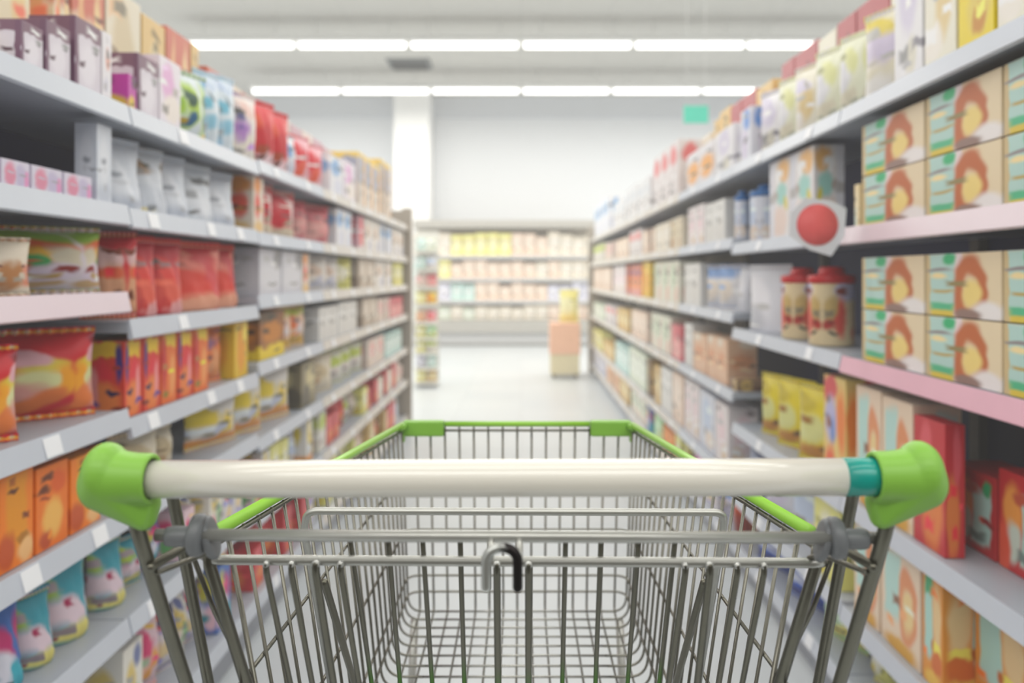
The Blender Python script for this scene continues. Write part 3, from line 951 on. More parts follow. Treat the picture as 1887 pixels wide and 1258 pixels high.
pm('brightyellow', 'bright yellow', (240, 216, 24), (.6, .3, .34, .2, (230, 206, 90)), (.6, .2, .2, .1, (206, 140, 30)), (.3, .7, .3, .3, (246, 222, 20)))
pm('creampic', 'cream with a golden picture', (240, 236, 218), (.6, .45, .26, .24, (230, 206, 150)), (.5, .75, .3, .1, (222, 216, 236)), (.3, .2, .3, .14, (246, 240, 230)))
pm('lilacwhite', 'white and lilac', (238, 237, 240), (.5, .7, .3, .3, (218, 212, 232)), (.6, .2, .2, .14, (226, 222, 206)))
pm('paleyellow', 'pale yellow and white', (238, 240, 214), (.3, .5, .3, .3, (232, 232, 236)), (.7, .7, .2, .2, (230, 232, 170)), (.1, .5, .08, .6, (232, 228, 60), .3, 'r'), (.6, .2, .3, .1, (226, 220, 196)))
pm('yellowlilac', 'yellow-edged lilac', (236, 230, 206), (.5, .6, .26, .24, (214, 204, 226)), (.6, .86, .2, .14, (226, 206, 80)), (.05, .5, .14, .6, (234, 230, 40), .2, 'r'), (.5, .1, .3, .16, (246, 244, 238)))
pm('bluewhite', 'white and blue', (228, 230, 240), (.6, .8, .3, .2, (96, 150, 224)), (.4, .35, .3, .3, (220, 212, 234)))
pm('orangecap', 'white and orange', (232, 226, 228), (.5, .45, .46, .28, (246, 176, 84)), (.5, .9, .5, .14, (238, 236, 240)))
pm('redoval', 'white with a red oval', (234, 226, 226), (.5, .76, .36, .16, (232, 122, 124)), (.5, .3, .4, .3, (224, 216, 216)))
pm('palewhite', 'off-white', (232, 232, 234), (.4, .7, .3, .12, (216, 220, 228)), (.6, .3, .3, .2, (238, 232, 230)))
pm('gold', 'gold and cream', (226, 190, 120), (.6, .5, .3, .3, (240, 226, 180)), (.3, .2, .2, .2, (206, 160, 80)))
pm('maroon', 'maroon-topped cream', (236, 214, 190), (.5, .9, .6, .2, (186, 84, 92), .2, 'r'))
pm('orangered', 'rust-topped cream', (238, 224, 190), (.5, .88, .6, .2, (208, 100, 74), .3, 'r'), (.3, .5, .1, .4, (232, 176, 120)), (.8, .5, .12, .4, (240, 210, 150)))
pm('rosetop', 'dusty rose and cream', (234, 222, 214), (.5, .92, .6, .14, (206, 168, 178), .4, 'r'), (.5, .4, .3, .3, (238, 226, 206)))
pm('canister', 'beige and red printed', (232, 212, 170), (.35, .86, .3, .14, (206, 206, 236)), (.5, .45, .14, .3, (226, 84, 70)), (.8, .35, .2, .1, (186, 50, 44)), (.2, .2, .1, .3, (230, 130, 100)), (.75, .6, .2, .2, (206, 176, 110)))
pm('silverbag', 'silver-white', (222, 224, 232), (.5, .6, .3, .3, (236, 236, 242)), (.3, .2, .3, .2, (200, 202, 210)))
pm('silverblue', 'white with a blue top', (230, 230, 234), (.5, .9, .5, .18, (106, 152, 214)), (.4, .4, .3, .3, (236, 226, 214)))
pm('yellowbag', 'yellow', (236, 216, 40), (.45, .45, .24, .22, (226, 226, 150)), (.3, .8, .3, .14, (206, 186, 50)), (.7, .12, .3, .12, (206, 140, 40)))
pm('redlilac', 'red, lilac and orange', (238, 206, 120), (.3, .88, .34, .12, (222, 70, 74)), (.35, .6, .3, .2, (190, 186, 224)), (.4, .5, .1, .14, (110, 140, 206)), (.3, .15, .24, .2, (240, 100, 50)), (.8, .6, .2, .3, (240, 130, 40)))
pm('orangebeige', 'peach and tan', (232, 190, 156), (.5, .5, .4, .2, (226, 160, 116)), (.3, .9, .3, .1, (236, 220, 200)))
pm('greencream', 'pale green and cream', (232, 230, 214), (.4, .6, .3, .3, (206, 222, 196)), (.7, .2, .2, .2, (230, 196, 180)))
pm('brown', 'brown and tan', (150, 118, 92), (.7, .5, .2, .5, (222, 190, 110)), (.3, .2, .2, .3, (120, 84, 64)))
pm('pinkwhite', 'pinkish white', (236, 228, 228), (.5, .55, .3, .3, (240, 214, 220)), (.7, .2, .2, .14, (226, 200, 170)))
pm('bluewash', 'powder blue and white', (222, 226, 238), (.5, .6, .3, .3, (198, 212, 236)), (.7, .2, .3, .14, (236, 220, 206)))
pm('royalblue', 'royal blue and white', (26, 84, 190), (.5, .52, .6, .12, (206, 214, 236), .3, 'r'), (.3, .85, .3, .14, (196, 214, 244)), (.6, .15, .4, .16, (20, 40, 130)))
pm('rust', 'rust orange', (206, 74, 16), (.3, .5, .25, .4, (240, 130, 30)), (.8, .4, .25, .4, (150, 34, 10)))
pm('mintgreen', 'mint green', (178, 228, 168), (.5, .6, .3, .3, (206, 236, 200)), (.7, .2, .2, .2, (240, 226, 120)))
pm('navy', 'navy and grey', (60, 74, 120), (.5, .6, .3, .3, (170, 180, 206)), (.3, .2, .3, .2, (36, 44, 84)))
pm('hotpink', 'hot pink', (222, 60, 168), (.6, .5, .2, .4, (230, 140, 206)), (.9, .5, .2, .5, (170, 60, 130)))
pm('lemon', 'lemon and white', (236, 232, 130), (.5, .5, .3, .3, (244, 242, 220)), (.3, .2, .2, .2, (220, 200, 60)))
pm('palepeach', 'pale peach', (240, 214, 194), (.5, .6, .4, .3, (244, 226, 210)))  # pastel goods for the far end, some haze put into their colours
pm('palebeige', 'pale beige', (234, 224, 206), (.5, .5, .4, .3, (240, 232, 220)))
pm('palelemon', 'pale lemon', (242, 232, 140), (.5, .5, .4, .3, (244, 240, 190)))
pm('palesage', 'pale sage', (222, 230, 210), (.5, .5, .4, .3, (232, 238, 226)))
pm('palelilac', 'pale lilac', (222, 222, 240), (.5, .5, .4, .3, (234, 232, 242)))
pm('paleaqua', 'pale aqua', (196, 228, 222), (.5, .5, .4, .3, (226, 240, 236)))

UNIT = {}


def umesh(kind, key):
    """Unit-size packaging (1 wide in x, 1 deep in y with its face at y=-0.5, 1 tall); returns {part: mesh}."""
    if (kind, key) in UNIT:
        return UNIT[kind, key]
    mt = PM[key]
    out = []

    def pillow(z0, z1, T, nu=10, nv=14, taper=0.05, flatb=False):
        b = MB()
        rr = random.Random(hash_(kind + key))
        ph = rr.random() * 6
        vs, fs = [], []
        for side in (-1, 1):
            for j in range(nv + 1):
                v = j / nv
                for i in range(nu + 1):
                    u = i / nu
                    wv = 1 - taper * math.sin(math.pi * v)
                    e = (1 - abs(2 * u - 1) ** 2.8)
                    t = T(v) * max(0.0, e) ** 0.8
                    wr = 0.0
                    if i not in (0, nu) and j not in (0, nv):
                        wr = 0.035 * math.sin(u * 19 + v * 7 + ph) * (0.4 + abs(v - .5) * 2) + 0.05 * (rr.random() - .5)
                    vs.append(((u - .5) * wv, side * (0.46 * t + 0.012) + wr * min(1, t * 2), z0 + (z1 - z0) * v))
        S = (nu + 1) * (nv + 1)
        for side in (0, 1):
            o = side * S
            for j in range(nv):
                for i in range(nu):
                    q = (o + j * (nu + 1) + i, o + j * (nu + 1) + i + 1, o + (j + 1) * (nu + 1) + i + 1, o + (j + 1) * (nu + 1) + i)
                    fs.append(q if side == 0 else tuple(reversed(q)))
        for j in range(nv):
            for i in (0, nu):
                fs.append((j * (nu + 1) + i, (j + 1) * (nu + 1) + i, S + (j + 1) * (nu + 1) + i, S + j * (nu + 1) + i))
        for i in range(nu):
            for j in (0, nv):
                fs.append((j * (nu + 1) + i, j * (nu + 1) + i + 1, S + j * (nu + 1) + i + 1, S + j * (nu + 1) + i))
        b.add(vs, fs, True)
        return b

    def seal(z0, z1):
        b = MB()
        n = 24
        vs = []
        for i in range(n + 1):
            x = -.5 + i / n
            y = 0.02 * (1 if i % 2 else -1)
            vs += [(x, y - .02, z0), (x, y - .02, z1), (x, y + .02, z1), (x, y + .02, z0)]
        fs = [(0, 1, 2, 3), tuple(4 * n + k for k in (3, 2, 1, 0))]
        for i in range(n):
            for k in range(4):
                fs.append((4 * i + k, 4 * i + (k + 1) % 4, 4 * i + 4 + (k + 1) % 4, 4 * i + 4 + k))
        b.add(vs, fs)
        return b

    if kind == 'carton':
        b = MB(); b.box(-.5, .5, -.5, .5, 0, 1, 0.012)
        out = [('carton', b, mt)]
    elif kind == 'packet':
        b = pillow(0.06, 0.94, lambda v: (1 - abs(2 * min(1, max(0, v)) - 1) ** 2.4) * 0.62)
        out = [('packet', b, mt), ('top_seal', seal(0.93, 1.0), mt), ('bottom_seal', seal(0.0, 0.07), mt)]
    elif kind == 'pouch':
        b = pillow(0.0, 0.92, lambda v: (1 - v) ** 0.75 * (0.75 + 0.25 * min(1, v * 6)))
        out = [('pouch', b, mt), ('top_seal', seal(0.91, 1.0), mt)]
    elif kind == 'canister':
        b = MB(); b.lathe([(.40, 0), (.47, .012), (.48, .03), (.48, .76), (.46, .80)], 'z', 24)
        lid = PM.get(key + '_lid') or LID.get(key, LID['*'])
        c = MB(); c.lathe([(.49, .79), (.5, .80), (.5, .875), (.47, .89), (.3, .90), (.27, .96), (.24, .995), (.1, 1.0)], 'z', 24)
        out = [('canister', b, mt), ('lid', c, lid)]
    elif kind == 'tub':
        b = MB(); b.lathe([(.38, 0), (.42, .012), (.5, .82)], 'z', 24)
        c = MB(); c.lathe([(.52, .80), (.52, .97), (.48, 1.0)], 'z', 24)
        out = [('tub', b, mt), ('lid', c, LID.get(key, LID['*']))]
    res = [(n, b.mesh(n, m_)) for n, b, m_ in out]
    UNIT[kind, key] = res
    return res


LID = {'*': plain('lid_white', (236, 236, 238), 0.35, noise=0.02), 'canister': plain('lid_red', (200, 18, 30), 0.35, noise=0.05),
       'bluewash': plain('lid_blue', (40, 108, 176), 0.35, noise=0.05)}
CAT = {'carton': 'box', 'packet': 'packet', 'pouch': 'pouch', 'canister': 'canister', 'tub': 'tub'}
NAME = {'carton': 'food_carton', 'packet': 'snack_packet', 'pouch': 'stand_up_pouch', 'canister': 'canister', 'tub': 'lidded_tub'}
WORD = {'carton': 'carton', 'packet': 'pillow packet', 'pouch': 'stand-up pouch', 'canister': 'canister', 'tub': 'tub'}


def item(kind, key, loc, dims, rot, label, group=None, parts=True, tilt=0.0):
    ms = umesh(kind, key)
    if len(ms) == 1 or not parts:
        o = bpy.data.objects.new(NAME[kind], ms[0][1])
        COL.objects.link(o)
        o.scale = dims
    else:
        o = bpy.data.objects.new(NAME[kind], None)
        o.empty_display_size = 0.05
        COL.objects.link(o)
        for n, me in ms:
            c = bpy.data.objects.new(n if n in ('lid', 'top_seal', 'bottom_seal') else 'body', me)
            COL.objects.link(c)
            c.parent = o
            c.scale = dims
    o.location = loc
    o.rotation_euler = (tilt, 0, rot)
    tag(o, label, CAT[kind], group)
    return o


LEVELS = ['top', 'second', 'third', 'fourth', 'fifth', 'sixth', 'bottom']
RLEVELS = ['top', 'second', 'third', 'fourth', 'fifth', 'bottom']
POOL = {-1: {}, 1: {}}                     # side -> level -> list of pending goods


def depth_of(sx, px, u=0.03):
    return F * (HALF + u) / abs(px - CX)


def which_bay(sx, d):
    if sx < 0:
        return min(5, max(0, int((d - L_START) / LB)))
    return min(7, max(0, int((d - R_START) / RB_)))


def put(sx, lev, kind, key, px0, px1, ytop=None, h=None, u=0.03, dep=0.14, lift=0.0, where=''):
    """Goods on a shelf: the photo columns its face spans, and the photo row of its top."""
    d0, d1 = sorted((depth_of(sx, px0, u), depth_of(sx, px1, u)))
    zt = None if ytop is None else H - (ytop - CY) / (abs((px0 + px1) / 2 - CX) / (HALF + u))
    n = max(1, math.ceil((d1 - d0) / 0.36)) if (d1 - d0) > 0.36 else 1
    for k in range(n):
        add(sx, lev, kind, key, d0 + (d1 - d0) * k / n, d0 + (d1 - d0) * (k + 1) / n, zt, h, u, dep, lift, where)


def add(sx, lev, kind, key, d0, d1, ztop=None, h=None, u=0.03, dep=0.14, lift=0.0, where=''):
    m = (d0 + d1) / 2
    zs = (LZ if sx < 0 else RZ)[which_bay(sx, m)]
    z = zs[lev]
    if ztop is not None:
        h = ztop - z - lift
    bi = which_bay(sx, m)
    lo = (L_START + bi * LB) if sx < 0 else (R_START + bi * RB_)
    hi = lo + (LB if sx < 0 else RB_)
    d0, d1 = max(d0, lo + 0.03), min(d1, hi - 0.03)
    if d1 - d0 < 0.03:
        return
    m = (d0 + d1) / 2
    lim = (zs[lev - 1] - z - 0.05 - lift) if lev else 0.6
    h = max(0.05, min(h, lim))
    POOL[sx].setdefault(lev, []).append((m, kind, key, d0, d1, z + lift, h, u, dep, where))


def fill(sx, lev, d0, d1, keys, kinds=('carton',), w=(0.10, 0.17), hf=(0.6, 0.95), u=0.035, dep=0.15, where='', habs=None):
    y = d0
    i = 0
    while y < d1 - 0.05:
        ww = R.uniform(*w)
        e = min(d1, y + ww)
        zs = (LZ if sx < 0 else RZ)[which_bay(sx, (y + e) / 2)]
        gap = (zs[lev - 1] - zs[lev] - 0.05) if lev else 0.24
        h = habs * R.uniform(.93, 1.04) if habs else gap * R.uniform(*hf)
        # keep inside its bay
        add(sx, lev, R.choice(kinds), R.choice(keys), y + 0.004, e - 0.004, None, h, u, dep, 0, where)
        y = e
        i += 1


# ---- left row, top shelf
l = -1
put(l, 0, 'packet', 'cream', -40, 34, 40, dep=.1)
put(l, 0, 'carton', 'mauve', 38, 80, 47, dep=.1)
put(l, 0, 'carton', 'mauve', 84, 130, 47, dep=.1)
put(l, 0, 'carton', 'mauve', 138, 186, 42, dep=.1)
put(l, 0, 'carton', 'whitepink', 188, 234, 70, dep=.1)
put(l, 0, 'carton', 'magenta', 236, 252, 140, dep=.1)
put(l, 0, 'carton', 'mauve', 254, 292, 108, dep=.1)
put(l, 0, 'carton', 'pinkwash', 294, 333, 112, dep=.1)
put(l, 0, 'packet', 'tealgreen', 335, 396, 128, dep=.12)
put(l, 0, 'packet', 'paleblue', 398, 426, 132, dep=.12)
put(l, 0, 'packet', 'paleblue', 428, 453, 140, dep=.12)
put(l, 0, 'packet', 'swirl', 456, 490, 170, dep=.12)
put(l, 0, 'packet', 'redbig', 492, 545, 195, dep=.12)
put(l, 0, 'packet', 'skywhite', 547, 560, 250, dep=.12)
put(l, 0, 'packet', 'redpink', 562, 606, 258, dep=.12)
put(l, 0, 'carton', 'skywhite', 608, 632, 290, dep=.12)
put(l, 0, 'carton', 'pinkwash', 634, 655, 300, dep=.12)
put(l, 0, 'carton', 'greyorange', 657, 700, 292, dep=.16)
put(l, 0, 'carton', 'greyorange', 702, 720, 300, dep=.16)
# tall backstock behind it
fill(l, 0, 1.45, 2.9, ['orangered', 'orangered', 'gold', 'cream'], ('carton',), (.16, .24), u=.20, dep=.15, where='rear', habs=.40)
fill(l, 0, 2.9, 3.75, ['orangered', 'cream'], ('carton',), (.16, .24), u=.20, dep=.15, where='rear', habs=.34)
fill(l, 0, 3.75, 6.0, ['rosetop', 'rosetop', 'blush'], ('carton',), (.18, .26), u=.20, dep=.15, where='rear', habs=.33)
# second shelf
for a_, b_ in ((-60, 0), (2, 55), (58, 115), (118, 170)):
    put(l, 1, 'carton', 'lilaclow', a_, b_, h=.055, dep=.2)
put(l, 1, 'carton', 'icewhite', 178, 226, 235, dep=.05)
put(l, 1, 'pouch', 'icewhite', 236, 290, 240)
put(l, 1, 'pouch', 'icespot', 292, 334, 258)
put(l, 1, 'pouch', 'icewhite', 336, 372, 268)
put(l, 1, 'pouch', 'icegreen', 374, 414, 285)
put(l, 1, 'pouch', 'icewhite', 416, 452, 305)
put(l, 1, 'carton', 'orangewhite', 456, 486, 312)
put(l, 1, 'packet', 'redcream', 488, 520, 328)
put(l, 1, 'packet', 'redcream', 523, 556, 340)
put(l, 1, 'packet', 'pinkred', 568, 596, 372)
put(l, 1, 'packet', 'pinkred', 597, 618, 378)
put(l, 1, 'carton', 'skywhite', 620, 648, 388)
put(l, 1, 'carton', 'redpink', 650, 670, 396)
put(l, 1, 'carton', 'whitebeige', 672, 700, 402)
put(l, 1, 'carton', 'skywhite', 702, 722, 410)
put(l, 1, 'carton', 'whitebeige', 724, 744, 418)
# third shelf
put(l, 2, 'pouch', 'redbag', 276, 314, 424, dep=.12)
put(l, 2, 'pouch', 'redbag', 316, 358, 436, dep=.12)
put(l, 2, 'pouch', 'redorangebag', 362, 424, 434, dep=.14)
put(l, 2, 'pouch', 'redorangebag', 426, 470, 444, dep=.14)
put(l, 2, 'carton', 'greywhite', 478, 518, 458)
put(l, 2, 'carton', 'greywhite', 520, 556, 464)
put(l, 2, 'carton', 'orangewhite', 558, 570, 468)
put(l, 2, 'packet', 'whitebeige', 592, 634, 466)
put(l, 2, 'packet', 'lemon', 636, 656, 468)
put(l, 2, 'carton', 'taupe', 658, 690, 474)
put(l, 2, 'carton', 'whitebeige', 692, 722, 478)
put(l, 2, 'carton', 'lemon', 726, 742, 484)
# fourth shelf
put(l, 3, 'carton', 'redyellow', 196, 262, 612, u=.03, dep=.1)
put(l, 3, 'carton', 'redyellow', 264, 296, 612)
put(l, 3, 'carton', 'orangeyellow', 298, 326, 612)
put(l, 3, 'carton', 'redyellow', 328, 356, 608)
put(l, 3, 'carton', 'orangeyellow', 358, 384, 606)
put(l, 3, 'packet', 'orangepurple', 386, 430, 602)
put(l, 3, 'carton', 'yellowedge', 432, 472, 592)
put(l, 3, 'carton', 'brownyellow', 478, 524, 575)
put(l, 3, 'packet', 'greenorange', 526, 576, 564)
put(l, 3, 'carton', 'whitebox', 580, 622, 566)
put(l, 3, 'carton', 'whitebox', 624, 664, 556)
put(l, 3, 'carton', 'taupe', 668, 694, 550)
put(l, 3, 'carton', 'blush', 696, 718, 550)
put(l, 3, 'carton', 'pinkred', 720, 742, 548)
# fifth shelf
put(l, 4, 'carton', 'orange', -70, -6, 862, dep=.2)
put(l, 4, 'carton', 'orange', -2, 62, 872, dep=.2)
put(l, 4, 'carton', 'orangebag', 66, 126, 856, dep=.2)
put(l, 4, 'carton', 'orange', 130, 186, 838, dep=.2)
put(l, 4, 'packet', 'orangebag', 190, 244, 830, dep=.16)
put(l, 4, 'packet', 'cream', 262, 320, 796)
put(l, 4, 'packet', 'cream', 322, 350, 786)
put(l, 4, 'packet', 'yellowwhite', 398, 452, 700)
put(l, 4, 'packet', 'yellowwhite', 454, 500, 680)
put(l, 4, 'packet', 'yellowwhite', 502, 544, 664)
put(l, 4, 'carton', 'olive', 556, 590, 666)
put(l, 4, 'packet', 'cream', 592, 620, 656)
put(l, 4, 'packet', 'limewhite', 622, 676, 640)
put(l, 4, 'carton', 'blush', 678, 708, 622)
put(l, 4, 'carton', 'paleaqua', 710, 740, 612)
# sixth and bottom shelves
fill(l, 5, 1.42, 2.3, ['multiblue', 'multiteal', 'multiblue', 'multiteal', 'pinkmulti'], ('packet', 'pouch'), (.1, .16), (.6, .9))
fill(l, 5, 2.3, 3.0, ['whitemulti', 'whiteyellow', 'pinkmulti'], ('packet', 'carton'), (.07, .13), (.65, .95))
fill(l, 5, 3.0, 3.78, ['bluewash', 'yellowwhite', 'whitemulti', 'lemon'], ('packet', 'carton'), (.1, .16), (.6, .9))
fill(l, 5, 3.84, 5.2, ['limewhite', 'redamber', 'lemon', 'bluewash', 'taupe'], ('packet', 'carton'), (.1, .18), (.6, .9))
fill(l, 5, 5.3, 6.55, ['palebeige', 'blush', 'palepeach', 'redamber'], ('carton',), (.12, .2), (.6, .9))
fill(l, 6, 1.95, 2.8, ['whitemulti', 'pinkmulti', 'whiteyellow', 'multiblue'], ('packet', 'carton'), (.08, .13), (.65, .95))
fill(l, 6, 2.9, 3.75, ['redamber', 'redamber', 'whitemulti', 'orangebag'], ('packet', 'carton'), (.1, .16), (.6, .9))
fill(l, 6, 3.84, 4.7, ['multiblue', 'lemon', 'limewhite', 'royalblue'], ('packet', 'carton'), (.1, .16), (.6, .9))
fill(l, 6, 4.8, 6.55, ['redamber', 'palepeach', 'bluewash', 'gold', 'lemon'], ('carton', 'packet'), (.12, .2), (.6, .9))

# ---- right row
r = 1
put(r, 0, 'carton', 'creampic', 1838, 1930, h=.28, dep=.12)
put(r, 0, 'carton', 'brightyellow', 1766, 1832, h=.29, dep=.12)
put(r, 0, 'carton', 'creampic', 1704, 1762, h=.29, dep=.12)
put(r, 0, 'carton', 'lilacwhite', 1648, 1700, h=.29, dep=.12)
put(r, 0, 'packet', 'yellowlilac', 1568, 1644, 12, dep=.12)
put(r, 0, 'packet', 'paleyellow', 1524, 1564, 60, dep=.12)
put(r, 0, 'packet', 'paleyellow', 1484, 1522, 88, dep=.12)
put(r, 0, 'packet', 'creampic', 1448, 1482, 118, dep=.12)
put(r, 0, 'packet', 'paleyellow', 1418, 1446, 142, dep=.12)
put(r, 0, 'packet', 'lilacwhite', 1388, 1416, 165, dep=.12)
put(r, 0, 'carton', 'bluewhite', 1354, 1384, 206, dep=.12)
put(r, 0, 'carton', 'lilacwhite', 1318, 1352, 238, dep=.12)
put(r, 0, 'carton', 'orangecap', 1266, 1316, 272, dep=.14)
put(r, 0, 'carton', 'redoval', 1204, 1250, 276, dep=.14)
put(r, 0, 'carton', 'palewhite', 1176, 1202, 330, dep=.14)
put(r, 0, 'carton', 'palewhite', 1152, 1174, 345, dep=.14)
put(r, 0, 'carton', 'palewhite', 1128, 1150, 372, dep=.14)
put(r, 0, 'carton', 'skywhite', 1096, 1122, 372, dep=.14)
fill(r, 0, 2.30, 3.5, ['maroon', 'creampic', 'maroon'], ('carton',), (.16, .26), u=.20, dep=.15, where='rear', habs=.43)
fill(r, 0, 3.62, 4.72, ['gold', 'maroon', 'gold'], ('carton',), (.18, .26), u=.20, dep=.15, where='rear', habs=.42)
fill(r, 0, 4.8, 9.4, ['palewhite', 'pinkwhite', 'palebeige'], ('carton',), (.2, .3), u=.20, dep=.15, where='rear', habs=.36)
# second shelf: cartons stacked two high, then single goods
for lev in (1, 2):
    hh = .14
    for a_, b_ in ((1588, 1703), (1706, 1846), (1849, 2020)):
        for k in (0, 1):
            put(r, lev, 'carton', 'pretzel', a_, b_, h=hh, lift=k * (hh + .003), dep=.16, u=.035, where=('lower' if k == 0 else 'upper'))
put(r, 1, 'carton', 'creamside', 1560, 1584, h=.125, dep=.14)
put(r, 2, 'carton', 'creamside', 1556, 1580, h=.135, dep=.14)
put(r, 1, 'carton', 'whitecarton', 1418, 1500, 282, dep=.1)
put(r, 1, 'canister', 'bluewash', 1350, 1394, 345, dep=.12)
put(r, 1, 'carton', 'whitebox', 1300, 1336, 372)
put(r, 1, 'carton', 'pinkwhite', 1268, 1298, 380)
put(r, 1, 'carton', 'cream', 1236, 1266, 400)
put(r, 1, 'carton', 'palebeige', 1208, 1234, 412)
put(r, 1, 'carton', 'palepeach', 1184, 1206, 424)
put(r, 1, 'carton', 'redoval', 1160, 1182, 425)
put(r, 1, 'carton', 'palepeach', 1136, 1158, 440)
put(r, 1, 'carton', 'blush', 1116, 1134, 446)
put(r, 1, 'carton', 'limewhite', 1094, 1114, 450)
# third shelf
put(r, 2, 'canister', 'canister', 1466, 1518, 492, dep=.13)
put(r, 2, 'canister', 'canister', 1420, 1463, 494, dep=.13)
put(r, 2, 'pouch', 'silverbag', 1374, 1414, 488, dep=.12)
put(r, 2, 'pouch', 'silverbag', 1346, 1372, 490, dep=.12)
put(r, 2, 'packet', 'silverblue', 1292, 1338, 488)
put(r, 2, 'carton', 'whitebox', 1254, 1290, 486)
put(r, 2, 'carton', 'greencream', 1206, 1252, 482)
put(r, 2, 'carton', 'yellowedge', 1184, 1204, 482)
put(r, 2, 'carton', 'orangepurple', 1154, 1182, 488)
put(r, 2, 'carton', 'pinkwhite', 1128, 1152, 490)
put(r, 2, 'carton', 'palepeach', 1094, 1126, 494)
# fourth shelf
put(r, 3, 'carton', 'redamber', 1684, 1742, 774, u=.03, dep=.045)
put(r, 3, 'carton', 'pretzelpeach', 1626, 1682, 738, dep=.12)
put(r, 3, 'carton', 'pretzelpeach', 1578, 1624, 716, dep=.12)
put(r, 3, 'carton', 'redlilac', 1518, 1576, 698, dep=.12)
put(r, 3, 'carton', 'pretzelred', 1752, 1836, 866, u=.13, dep=.12)
put(r, 3, 'carton', 'pretzelred', 1840, 1930, 880, u=.13, dep=.12)
put(r, 3, 'packet', 'yellowbag', 1456, 1512, 712)
put(r, 3, 'packet', 'yellowbag', 1416, 1454, 698)
put(r, 3, 'packet', 'yellowbag', 1386, 1414, 690)
put(r, 3, 'carton', 'brown', 1346, 1368, 700)
put(r, 3, 'carton', 'orangebeige', 1304, 1340, 622)
put(r, 3, 'carton', 'orangebeige', 1278, 1302, 616)
put(r, 3, 'carton', 'whitebox', 1258, 1276, 596)
put(r, 3, 'carton', 'pinkred', 1238, 1256, 600)
put(r, 3, 'carton', 'greencream', 1194, 1236, 580)
put(r, 3, 'carton', 'palepeach', 1164, 1192, 574)
put(r, 3, 'carton', 'gold', 1138, 1162, 570)
put(r, 3, 'carton', 'redoval', 1116, 1136, 564)
put(r, 3, 'carton', 'palesage', 1094, 1114, 560)
# fifth shelf
put(r, 4, 'carton', 'pretzelorange', 1700, 1792, 1052, dep=.14)
put(r, 4, 'carton', 'pretzelorange', 1796, 1900, 1110, dep=.14, u=.1)
put(r, 4, 'carton', 'pretzelpeach', 1624, 1696, 1000, dep=.14)
put(r, 4, 'carton', 'pretzelpeach', 1556, 1620, 950, dep=.14)
put(r, 4, 'carton', 'lemon', 1500, 1550, 900, dep=.14)
put(r, 4, 'packet', 'bluewash', 1444, 1496, 868, dep=.14)
put(r, 4, 'packet', 'bluewhite', 1396, 1440, 838, dep=.14)
put(r, 4, 'packet', 'navy', 1350, 1392, 818, dep=.14)
put(r, 4, 'carton', 'pinkwhite', 1318, 1342, 744)
put(r, 4, 'carton', 'bluewash', 1290, 1316, 724)
put(r, 4, 'carton', 'pinkwhite', 1262, 1288, 704)
put(r, 4, 'carton', 'palepeach', 1240, 1260, 690)
put(r, 4, 'carton', 'whitebox', 1218, 1238, 680)
put(r, 4, 'carton', 'gold', 1206, 1216, 676)
put(r, 4, 'carton', 'brown', 1194, 1204, 664)
put(r, 4, 'carton', 'palesage', 1160, 1190, 646)
put(r, 4, 'carton', 'paleaqua', 1134, 1158, 636)
put(r, 4, 'carton', 'gold', 1112, 1132, 632)
put(r, 4, 'carton', 'palelemon', 1092, 1110, 610)
# bottom shelf
put(r, 5, 'packet', 'lemon', 1548, 1600, h=.15)
put(r, 5, 'packet', 'mintgreen', 1496, 1544, h=.17)
put(r, 5, 'packet', 'royalblue', 1440, 1492, h=.17)
put(r, 5, 'packet', 'royalblue', 1386, 1436, h=.17)
put(r, 5, 'tub', 'rust', 1344, 1380, h=.16)
put(r, 5, 'packet', 'bluewhite', 1322, 1342, h=.15)
put(r, 5, 'carton', 'whitemulti', 1300, 1320, h=.17)
put(r, 5, 'packet', 'hotpink', 1268, 1298, h=.19)
put(r, 5, 'carton', 'lemon', 1244, 1266, h=.18)
put(r, 5, 'carton', 'orange', 1222, 1242, h=.16)
put(r, 5, 'carton', 'mintgreen', 1206, 1220, h=.17)
put(r, 5, 'carton', 'multiblue', 1192, 1204, h=.18)
put(r, 5, 'carton', 'greencream', 1164, 1190, h=.18)
put(r, 5, 'carton', 'gold', 1142, 1162, h=.2)
put(r, 5, 'carton', 'orangebeige', 1118, 1140, h=.2)
put(r, 5, 'carton', 'palelilac', 1094, 1116, h=.2)

